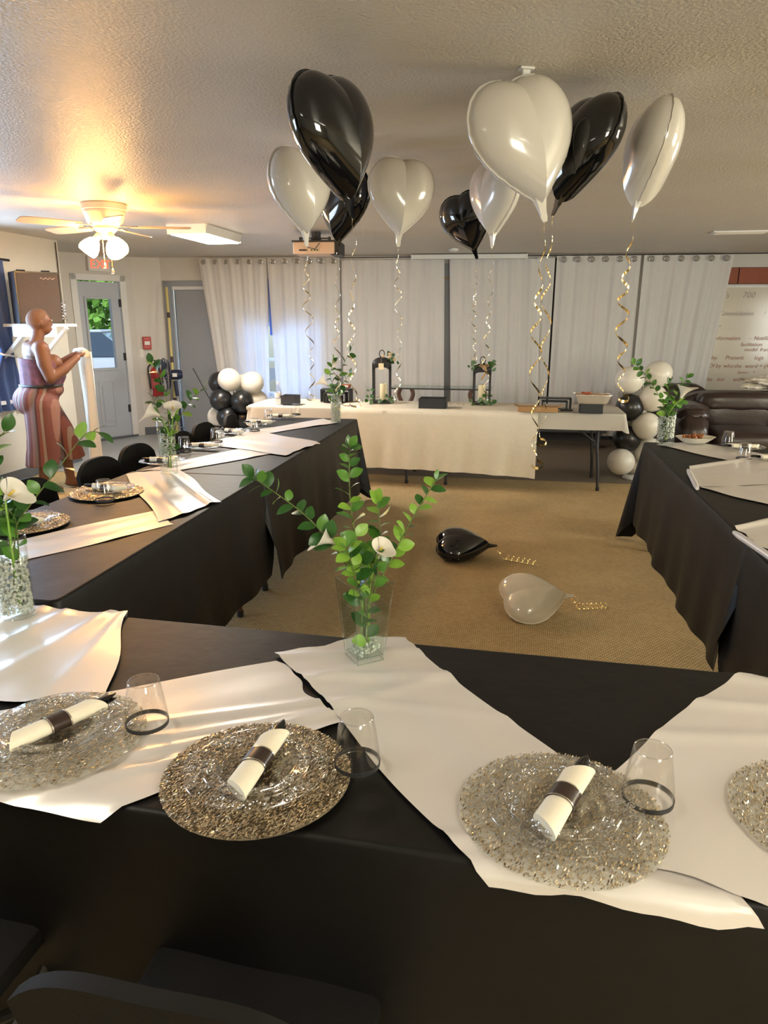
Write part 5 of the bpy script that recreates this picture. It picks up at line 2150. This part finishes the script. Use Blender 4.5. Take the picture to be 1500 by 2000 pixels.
for k, (x, y) in enumerate(((880, 791), (895, 790), (905, 792))):
    b = MB()
    p = hpos(x, y)
    b.ell(p + Vector((0, 0, .007)), (.018, .014, .007), 8, 5)
    tag(b.build('foil_scrap', 'plastic_rim', smooth=True), ['clear plastic scrap nearest the wide black box', 'clear plastic scrap lying in the middle of three', 'clear plastic scrap nearest the bow lantern'][k], 'scrap', 'plastic scraps')
b = ribbon_strip([hpos(672 + 2.2 * k, 794) + Vector((0, .004 * math.sin(k * 1.3), .008)) for k in range(9)], lambda i: Vector((0, .6, .8)), .012)
tag(b.build('gold_ribbon_scrap', 'gold_pale', smooth=True), 'short gold ribbon scrap lying before the risers', 'ribbon')

# glass console table behind the lanterns
gt = thing('glass_table', 'glass console table with curved wooden pedestal behind the lanterns', 'table', (0.72, 9.0, 0), -A)
gz = aty(850, 757, 9.0).z
MB().box((0, 0, gz), (1.25, .45, .014)).build('glass_top', 'clear_edge', gt)
MB().box((0, -.226, gz), (1.25, .004, .016)).build('glass_front_edge', 'matte_black', gt)
for sx in (-.45, .45):
    for sg in (-1, 1):
        MB().tube(spline([(sx + sg * .07, 0, gz - .02), (sx + sg * .09, 0, gz - .10), (sx + sg * .03, 0, gz - .28), (sx + sg * .10, 0, gz - .5), (sx + sg * .12, 0, .02)], 6), .026, 8).build('leg', 'leg_brown', gt, smooth=True)
    MB().box((sx, 0, gz - .24), (.18, .05, .04)).build('stretcher', 'leg_brown', gt, bevel=.005)
bn = thing('low_bench', 'low dark bench against the wall under the foil tray end', 'bench', (2.1, 9.2, 0), -A)
MB().box((0, 0, .22), (1.5, .3, .05)).build('seat', 'base_vinyl', bn, bevel=.006)
for sx in (-.65, .65):
    MB().box((sx, 0, .1), (.06, .28, .2)).build('leg', 'base_vinyl', bn)
MB().box((0, .02, .12), (1.25, .03, .12)).build('apron', 'base_vinyl', bn)

# ------------------------------------------------------------------ sofa
sf = thing('leather_sofa', 'dark brown leather sofa with puffy rounded arms', 'sofa', (4.12, 7.35, 0), -A)


def puff(nm, c, d, seed, e=.45, parent=sf, sag=.012):
    r = random.Random(seed)
    ph = [r.uniform(0, 6) for _ in range(4)]
    b = MB()

    def fn(u, v):
        a, bb_ = 2 * PI * u, -PI / 2 + PI * v

        def se(x, k):
            return math.copysign(abs(x) ** k, x)
        x = se(math.cos(bb_), e) * se(math.cos(a), e)
        y = se(math.cos(bb_), e) * se(math.sin(a), e)
        z = se(math.sin(bb_), e)
        wr = 1 + sag * (math.sin(9 * x + 5 * z + ph[0]) + math.sin(13 * y + 7 * z + ph[1]))
        return Vector((c[0] + x * d[0] / 2 * wr, c[1] + y * d[1] / 2 * wr, c[2] + z * d[2] / 2 * wr))
    b.grid(36, 18, fn, cu=True)
    return b.build(nm, 'leather', parent, smooth=True, angle=80)


puff('base', (0, .05, .22), (2.0, .9, .36), 1)
puff('seat_cushion', (-.37, -.12, .40), (.76, .72, .20), 2)
puff('seat_cushion', (.40, -.12, .40), (.76, .72, .20), 3)
puff('back_cushion', (-.36, .33, .60), (.84, .34, .44), 4, .55)
puff('back_cushion', (.46, .33, .60), (.84, .34, .44), 5, .55)
puff('head_pillow', (-.36, .30, .73), (.86, .30, .22), 6, .6, sag=.02)
puff('head_pillow', (.46, .30, .73), (.86, .30, .22), 7, .6, sag=.02)
puff('arm', (-.93, .0, .40), (.34, .95, .56), 8, .6, sag=.02)
puff('arm_pad', (-.92, .05, .64), (.36, .84, .20), 9, .7, sag=.03)
puff('arm', (.99, .0, .40), (.32, .95, .56), 10, .6)
puff('back_frame', (0.02, .50, .46), (2.0, .22, .74), 11)
for sx in (-.85, .85):
    for sy in (-.32, .42):
        MB().tube([(sx, sy, 0), (sx, sy, .08)], .03, 8).build('foot', 'matte_black', sf)
# second sofa behind it, its back along the whiteboard
sf2 = thing('leather_recliner', 'dark brown leather recliner with wrinkled side behind the vase', 'recliner', (3.5, 8.85, 0), -A - .1)
puff('base', (0, 0, .26), (.9, .8, .46), 21, .5, sf2)
puff('back_cushion', (0.1, .26, .55), (.86, .36, .52), 22, .6, sf2, .03)
puff('arm', (-.42, .0, .42), (.24, .8, .52), 23, .6, sf2, .03)
puff('arm', (.5, .0, .42), (.24, .8, .52), 24, .6, sf2, .02)
bgp = sf.location + RM(.05, .52, .86)
bg = MB()
r = random.Random(6)
phb = [r.uniform(0, 6) for _ in range(6)]


def bagfn(u, v):
    a, bb_ = 2 * PI * u, -PI / 2 + PI * v
    d = Vector((math.cos(bb_) * math.cos(a), math.cos(bb_) * math.sin(a), math.sin(bb_)))
    k = 1 + .16 * math.sin(7 * d.x + phb[0] + 5 * d.z) + .13 * math.sin(11 * d.y + 9 * d.x + phb[1]) + .09 * math.sin(19 * d.z + 13 * d.x + phb[2])
    return Vector((d.x * .34 * k, d.y * .12 * k, d.z * .075 * k)) + bgp + Vector((0, 0, .055))


bg.grid(48, 24, bagfn, cu=True)
tag(bg.build('crumpled_bag', 'bag', smooth=True, angle=50), 'crumpled pale patterned plastic bag lying on the sofa back', 'bag')
lm = MB()
p = atz(1500, 860, TZ + .02)
lm.ell(p + Vector((.05, 0, .05)), (.05, .04, .045), 16, 10)
tag(lm.build('green_apple', 'leaf_light', smooth=True), 'bright green round fruit at the table row before the sofa', 'fruit')

# ------------------------------------------------------------------ left side: amplifier, shelf, curtain, wall fittings
ap = aty(74, 632, 7.0)
am = thing('guitar_amplifier', 'black and brown guitar amplifier on a wall shelf', 'amplifier', (ap.x, 7.06, ap.z), R(40))
aw, ah = .40, .47
MB().box((0, .05, ah / 2), (aw, .22, ah)).build('cabinet', 'amp_case', am, bevel=.008)
MB().box((.0, -.064, ah / 2), (aw - .03, .012, ah - .03)).build('grille', 'amp_grille', am)
for z in (.008, ah - .008):
    MB().box((0, -.068, z), (aw, .012, .016)).build('trim_strip', 'chair_metal', am)
for x in (-aw / 2 + .006, aw / 2 - .006):
    MB().box((x, -.068, ah / 2), (.012, .012, ah)).build('trim_strip', 'chair_metal', am)
lg = MB()
lg.tube([(.02 + .012 * k, -.073, ah - .06 + .009 * math.sin(k * 1.9)) for k in range(12)], .0028, 5)
lg.build('logo_script', 'proj_beige', am)
for x in (-.11, .11):
    MB().tube([(x - .04, .05, ah), (x - .035, .05, ah + .014), (x + .035, .05, ah + .014), (x + .04, .05, ah)], .007, 6).build('corner_handle', 'matte_black', am)
shf = thing('wall_shelf', 'white wall shelf with diagonal brackets under the amplifier', 'shelf', (ap.x, 7.06, ap.z), R(-12))
MB().box((-.06, .03, -.016), (.62, .34, .028)).build('board', 'white_paint', shf, bevel=.003)
for x, y in ((-.22, -.10), (.10, .02)):
    MB().bar((x + .16, y, -.04), (x - .18, y, -.36), .05, .03).build('bracket', 'white_paint', shf)
MB().box((.02, -.13, -.075), (.46, .022, .09)).build('apron', 'white_paint', shf)
cb = MB()
c0 = RM(LW + .012, 7.30, 2.38)
cb.tube([c0, RM(LW + .012, 7.30, 1.75), RM(LW + .014, 7.28, 1.70)], .006, 6)
tag(cb.build('wall_conduit', 'chair_metal', smooth=True), 'thin grey cord running down the wall corner from the ceiling', 'cord')
cc = MB()
cpt = []
c0 = Vector((ap.x + .27, 6.98, ap.z + .03))
for k in range(80):
    a = k * .5
    cpt.append(c0 + Vector((.02 * math.cos(a), .012 * math.sin(a), .0022 * k)))
cc.tube(cpt, .004, 5)
tag(cc.build('coiled_cable', 'chrome', smooth=True), 'coiled grey cable hanging next to the amplifier', 'cable')

nv = thing('window_curtain', 'navy blue curtain tied back beside the window', 'curtain')
b = MB()


def navyfn(u, v):
    z = 2.12 - (2.12 - .72) * v
    pinch = math.exp(-((z - 1.28) / .16) ** 2)
    c = 6.13 + .10 * v
    hw = (.20 - .09 * pinch)
    l2_ = c - hw + 2 * hw * u + .05 * pinch
    d = .07 + .025 * math.sin(u * 22) + .02 * math.sin(u * 9 + 3 * v)
    return RM(LW + d, l2_, z)


b.grid(40, 24, navyfn)
b.build('drape', 'navy', nv, smooth=True, angle=80)
b = MB()
b.tube([RM(LW + .03, 5.95, 1.36), RM(LW + .13, 6.12, 1.26), RM(LW + .12, 6.32, 1.23), RM(LW + .02, 6.40, 1.22)], .010, 6)
b.build('tie_back', 'white_paint', nv, smooth=True)
b = MB()
b.tube([RM(LW + .07, 5.0, 2.13), RM(LW + .07, 6.45, 2.13)], .012, 8)
b.build('rod', 'matte_black', nv)


def DB_(s, z, off):               # short wall between the doors
    t_ = (DC - DB).normalized()
    n_ = Vector((-t_.y, t_.x, 0))
    return Vector((DB.x, DB.y, z)) + Vector((t_.x, t_.y, 0)) * s - n_ * off


b = MB()
fa = thing('fire_alarm', 'small red fire alarm pull box on the wall between doors', 'fire alarm')
slab(b, .065, .175, 1.19, 1.36, DB_, .0, .05)
b.build('case', 'red', fa, bevel=.006)
b = MB()
slab(b, .085, .155, 1.25, 1.30, DB_, .05, .062)
b.build('pull_lever', 'plastic_white', fa)
for k, z in enumerate((1.325, 1.215)):
    b = MB()
    slab(b, .085, .155, z, z + .016, DB_, .05, .0525)
    b.build('lettering_strip', 'red_pale', fa)
fe = thing('fire_extinguisher', 'red fire extinguisher with paper tag hanging between the doors', 'fire extinguisher', DB_(.20, .55, .115))
MB().lathe([(0, 0), (.07, 0), (.078, .012), (.078, .33), (.068, .375), (.03, .41), (.024, .43), (0, .43)], 24).build('cylinder', 'red', fe, smooth=True)
MB().lathe([(0, .43), (.022, .43), (.022, .46), (0, .46)], 12).build('valve', 'chrome', fe, smooth=True)
MB().bar((0, 0, .47), (.02, -.11, .50), .02, .012).build('lever', 'matte_black', fe)
MB().tube(spline([(-.02, 0, .45), (-.10, -.02, .40), (-.09, -.03, .2), (-.085, -.03, .1)], 6), .010, 8).build('hose', 'matte_black', fe, smooth=True)
MB().box((.07, -.09, .40), (.05, .003, .14), Matrix.Rotation(.4, 3, 'Y')).build('inspection_tag', 'plastic_white', fe)
MB().shell([(.0785, .12), (.0785, .25)], 24).build('label_wrap', 'red_pale', fe, smooth=True)
MB().box((0, .082, .3), (.05, .012, .2)).build('wall_bracket', 'matte_black', fe)
es_ = thing('exit_sign', 'red lit exit sign above the glazed door', 'exit sign')
b = MB()
slab(b, 1.02, 1.32, 2.19, 2.37, DP, .002, .05)
b.build('case', 'plastic_white', es_, bevel=.004)
EXM = Matrix((D3, Vector((0, 0, 1)), -N3)).transposed().to_4x4()
exm = thing
for k, ch in enumerate('EXIT'):
    text_mesh(ch, .15, 'exit_red', Matrix.Translation(DP(1.04 + [0, .085, .172, .20][k], 2.225, .0515)) @ EXM, 'letter', es_, 0, .001)
sw = thing('light_switch', 'small white light switch between the doors', 'switch')
b = MB()
slab(b, .02, .065, 1.08, 1.19, DB_, 0, .008)
b.build('plate', 'plastic_white', sw)
b = MB()
slab(b, .037, .048, 1.12, 1.15, DB_, .008, .018)
b.build('toggle', 'plastic_white', sw)

# yellow pole and pedestal fan in front of the grey door
yp = thing('striped_pole', 'yellow pole with dark tape bands leaning by the grey door', 'pole')
pa, pb = aty(347, 850, 9.75), aty(325, 561, 10.05)
pa.z = .01
yp.location = pa
dv = pb - pa
cuts = [0, .12, .155, .235, .27, .505, .545, .80, .835, 1.0]
for k in range(len(cuts) - 1):
    MB().tube([dv * cuts[k], dv * cuts[k + 1]], .018 if k % 2 == 0 else .0195, 10).build('pole_segment' if k % 2 == 0 else 'tape_band', 'yellow' if k % 2 == 0 else 'tape', yp, smooth=True)
pfp = aty(357, 846, 9.55)
pf = thing('pedestal_fan', 'dark blue pedestal fan in front of the grey door', 'fan', (pfp.x, 9.55, 0.003))
MB().lathe([(0, 0), (.19, 0), (.19, .015), (.12, .03), (.03, .05), (0, .05)], 28).build('base', 'fan_blue', pf, smooth=True)
MB().tube([(0, 0, .04), (-.02, 0, .45)], .017, 10).build('lower_pole', 'fan_blue', pf, smooth=True)
MB().tube([(-.02, 0, .42), (-.035, 0, .62)], .012, 10).build('upper_pole', 'chrome', pf, smooth=True)
MB().tube([(-.035, 0, .60), (-.05, 0, .80)], .024, 10).build('neck', 'fan_blue', pf, smooth=True)
hm = Vector((-.05, 0, .88))
fd = Matrix.Rotation(R(205), 3, 'Z')      # axis of the head points to the door side
b = MB()
b.lathe([(0, -.10), (.05, -.095), (.065, -.06), (.065, .03), (.05, .06), (0, .06)], 20, hm, fd @ Matrix.Rotation(PI / 2, 3, 'Y'))
b.build('motor', 'fan_blue', pf, smooth=True)
MB().box(hm + Vector((.02, -.068, .0)), (.06, .006, .045)).build('rating_label', 'plastic_white', pf)
ax = fd @ Vector((1, 0, 0))
s1_, s2_ = ax.orthogonal().normalized(), ax.cross(ax.orthogonal().normalized())
gc = hm + ax * .13
for off, rad in ((-.05, .19), (.0, .215), (.05, .19)):
    MB().tube([gc + ax * off + (s1_ * math.cos(2 * PI * k / 40) + s2_ * math.sin(2 * PI * k / 40)) * rad for k in range(40)], .007 if off == 0 else .003, 6, closed=True).build('guard_ring', 'fan_blue', pf, smooth=True)
b = MB()
for k in range(36):
    a = 2 * PI * k / 36
    d = s1_ * math.cos(a) + s2_ * math.sin(a)
    b.tube([gc - ax * .07 + d * .05, gc - ax * .05 + d * .19, gc + d * .215, gc + ax * .05 + d * .19, gc + ax * .07 + d * .04], .0016, 4)
stuff(b.build('guard_wires', 'fan_blue', pf))
for k in range(3):
    a = 2 * PI * k / 3
    d = s1_ * math.cos(a) + s2_ * math.sin(a)
    e = ax.cross(d)
    b = MB()
    b.grid(6, 6, lambda u, v: gc + d * (.03 + .15 * v) + e * ((u - .5) * .13 * (.5 + v)) + ax * ((u - .5) * .05))
    b.build('blade', 'fan_blue', pf, smooth=True)
MB().ell(gc, (.03, .03, .03)).build('hub', 'fan_blue', pf, smooth=True)
cdm = MB()
cdm.tube(spline([(pfp.x + .13, 9.8, .95), (pfp.x + .32, 9.7, .62), (pfp.x + .46, 9.65, .35), (pfp.x + .47, 9.6, .02)], 8), .006, 6)
tag(cdm.build('fan_cord', 'matte_black', smooth=True), 'dark power cord hanging across the grey door', 'cord')

# ------------------------------------------------------------------ the person with the cloth
def fuse(b, name, mt, voxel, parent, it=4, fac=.5):
    """one continuous surface from overlapping closed shapes"""
    me = b.mesh('tmp', mt)
    o = bpy.data.objects.new('tmp', me)
    C.objects.link(o)
    md = o.modifiers.new('r', 'REMESH')
    md.mode = 'VOXEL'
    md.voxel_size = voxel
    m2 = o.modifiers.new('s', 'SMOOTH')
    m2.iterations = it
    m2.factor = fac
    bpy.context.view_layer.update()
    me2 = bpy.data.meshes.new_from_object(o.evaluated_get(bpy.context.evaluated_depsgraph_get()))
    bpy.data.objects.remove(o)
    me2.polygons.foreach_set('use_smooth', [True] * len(me2.polygons))
    me2.name = name
    if not me2.materials:
        me2.materials.append(M_[mt])
    return link(name, me2, parent)


def limb(b, pts, rad, n=12):
    b.tube(pts, rad, n)
    for p, r_ in zip(pts, rad):
        b.ell(p, (r_ * 1.01, r_ * 1.01, r_ * 1.01), 12, 8)


pp = aty(88, 800, 6.55)
pe = thing('person', 'person in striped wide trousers and strapless top carrying a white cloth', 'person', (pp.x - .02, 6.55, .003), R(-50))
b = MB()
b.ell((0, -.02, .88), (.19, .155, .15))
for sx in (-1, 1):
    b.ell((sx * .088, -.085, .86), (.11, .115, .12))
    b.ell((sx * .08, .12, 1.19), (.085, .075, .085))
    b.ell((sx * .165, .0, 1.335), (.075, .07, .065))
b.ell((0, .02, 1.02), (.185, .155, .15))
b.ell((0, .015, 1.17), (.185, .135, .17))
b.ell((0, -.01, 1.29), (.175, .10, .105))
limb(b, [(0, .0, 1.34), (0, .03, 1.42), (0, .045, 1.49)], [.066, .056, .056])
b.ell((0, .055, 1.565), (.080, .102, .102), 20, 14)
b.ell((0, .095, 1.50), (.058, .062, .06))
b.ell((0, .155, 1.535), (.014, .022, .02))
b.ell((0, .150, 1.49), (.026, .014, .012))
for sx in (-1, 1):
    b.ell((sx * .079, .05, 1.545), (.012, .02, .03))
    b.ell((sx * .035, .142, 1.575), (.02, .014, .010))
# arms: both reach forward to the roll of cloth
limb(b, [(.195, .0, 1.325), (.225, .0, 1.20), (.245, .03, 1.075)], [.068, .062, .05])
limb(b, [(.245, .03, 1.075), (.215, .16, 1.14), (.165, .30, 1.24)], [.05, .046, .032])
limb(b, [(-.195, .0, 1.325), (-.225, .05, 1.20), (-.225, .11, 1.09)], [.066, .06, .048])
limb(b, [(-.225, .11, 1.09), (-.15, .22, 1.16), (-.05, .33, 1.25)], [.048, .044, .031])
for sx, c, dr in ((1, Vector((.165, .30, 1.24)), Vector((-.28, .80, .5)).normalized()), (-1, Vector((-.05, .33, 1.25)), Vector((.35, .80, .4)).normalized())):
    pal = c + dr * .05
    b.ell(pal, (.03, .042, .022), 12, 8)
    side = dr.cross(Vector((0, 0, 1))).normalized()
    upv = side.cross(dr)
    for k in range(4):
        o_ = side * (-.026 + .0175 * k)
        ln = (.030, .036, .034, .026)[k]
        limb(b, [pal + o_ + dr * .03, pal + o_ + dr * (.03 + ln) - upv * .008, pal + o_ + dr * (.035 + ln) - upv * .035], [.0095, .0088, .008], 8)
    limb(b, [pal + side * sx * -.026 - dr * .01, pal + side * sx * -.046 + dr * .02 - upv * .01, pal + side * sx * -.044 + dr * .045 - upv * .025], [.011, .0095, .0085], 8)
# legs and feet
limb(b, [(.095, -.03, .80), (.105, -.04, .47), (.11, -.10, .10)], [.10, .062, .042])
limb(b, [(-.095, .0, .80), (-.10, .17, .47), (-.10, .20, .10)], [.10, .062, .042])
for c in ((.11, -.05, .045), (-.10, .26, .045)):
    b.ell(c, (.045, .125, .042), 14, 8)
    b.ell((c[0], c[1] - .06, c[2] + .03), (.04, .05, .05), 12, 8)
body = fuse(b, 'body', 'skin', .0085, pe, 6)
for sx in (-1, 1):
    MB().ell((sx * .035, .158, 1.568), (.012, .006, .007), 10, 6).build('eye', 'plastic_white', body, smooth=True)
    MB().ell((sx * .035, .1635, 1.568), (.005, .003, .005), 8, 5).build('pupil', 'matte_black', body, smooth=True)
    MB().tube([(sx * .018, .158, 1.588), (sx * .035, .162, 1.594), (sx * .054, .150, 1.588)], .003, 5).build('eyebrow', 'hair', body)
MB().tube([(-.022, .160, 1.491), (0, .166, 1.493), (.022, .160, 1.491)], .004, 6).build('lips', 'food_red', body, smooth=True)
# close-cropped hair cap
b = MB()


def cap(u, v):
    a = 2 * PI * u
    top = PI / 2
    lim = -.42 if math.sin(a) < .1 else .42 * math.sin(a) - .1 + .55 * max(0, math.sin(a))
    bb_ = lim + (top - lim) * v
    return Vector((.0835 * math.cos(bb_) * math.cos(a), .055 + .1055 * math.cos(bb_) * math.sin(a), 1.566 + .1045 * math.sin(bb_)))


b.grid(32, 12, cap, cu=True)
b.build('cropped_hair', 'skin_hair' if 'skin_hair' in M_ else 'skin', pe, smooth=True, angle=80)
# trousers
b = MB()
b.ell((0, -.02, .92), (.205, .175, .16))
for sx in (-1, 1):
    b.ell((sx * .088, -.09, .86), (.128, .135, .14))
b.ell((0, .03, .96), (.20, .17, .10))
limb(b, [(.10, -.03, .82), (.115, -.05, .55), (.115, -.075, .36)], [.155, .142, .14], 18)
b.tube([(.115, -.075, .40), (.115, -.09, .27)], [.14, .146], 18)
limb(b, [(-.10, .0, .82), (-.11, .14, .55), (-.11, .20, .36)], [.155, .142, .14], 18)
b.tube([(-.11, .19, .40), (-.11, .22, .27)], [.14, .146], 18)
b.v = [Vector((p.x, p.y, max(p.z, .285))) for p in b.v]
fuse(b, 'trousers', 'stripes', .012, pe, 3)
b = MB()


def topfn(u, v):
    a = 2 * PI * u
    z = .99 + .235 * v
    rx = .205 - .012 * v
    ry = .168 + (.05 * max(0, math.sin(a)) * math.sin(PI * min(1, v * 1.05)))
    rf = .006 * math.sin(a * 14) * (1 - v)
    return Vector(((rx + rf) * math.cos(a), .015 + (ry + rf) * math.sin(a), z - .02 * math.sin(a) * v))


b.grid(48, 8, topfn, cu=True)
b.build('strapless_top', 'top_print', pe, smooth=True)
b = MB()
b.tube([(.20 * math.cos(2 * PI * k / 30), .012 + .172 * math.sin(2 * PI * k / 30), 1.0) for k in range(30)], .014, 8, closed=True)
b.build('waistband', 'matte_black', pe, smooth=True)
hcl = thing('held_cloth', 'long white cloth hanging from the hands of the person', 'cloth', pe.location, R(-50))
b = MB()
b.tube([(-.16, .40, 1.28), (0, .405, 1.285), (.17, .385, 1.275)], [.035, .04, .034], 12)
b.build('bundle', 'cream_cloth', hcl, smooth=True)
b = MB()
b.grid(30, 24, lambda u, v: Vector((-.22 + .42 * u + .02 * math.sin(4 * v), .42 + .018 * math.sin(u * 16 + 2 * v) + .05 * v * math.sin(u * 7), 1.29 - 1.24 * v)))
b.build('hanging_sheet', 'cream_cloth', hcl, smooth=True)
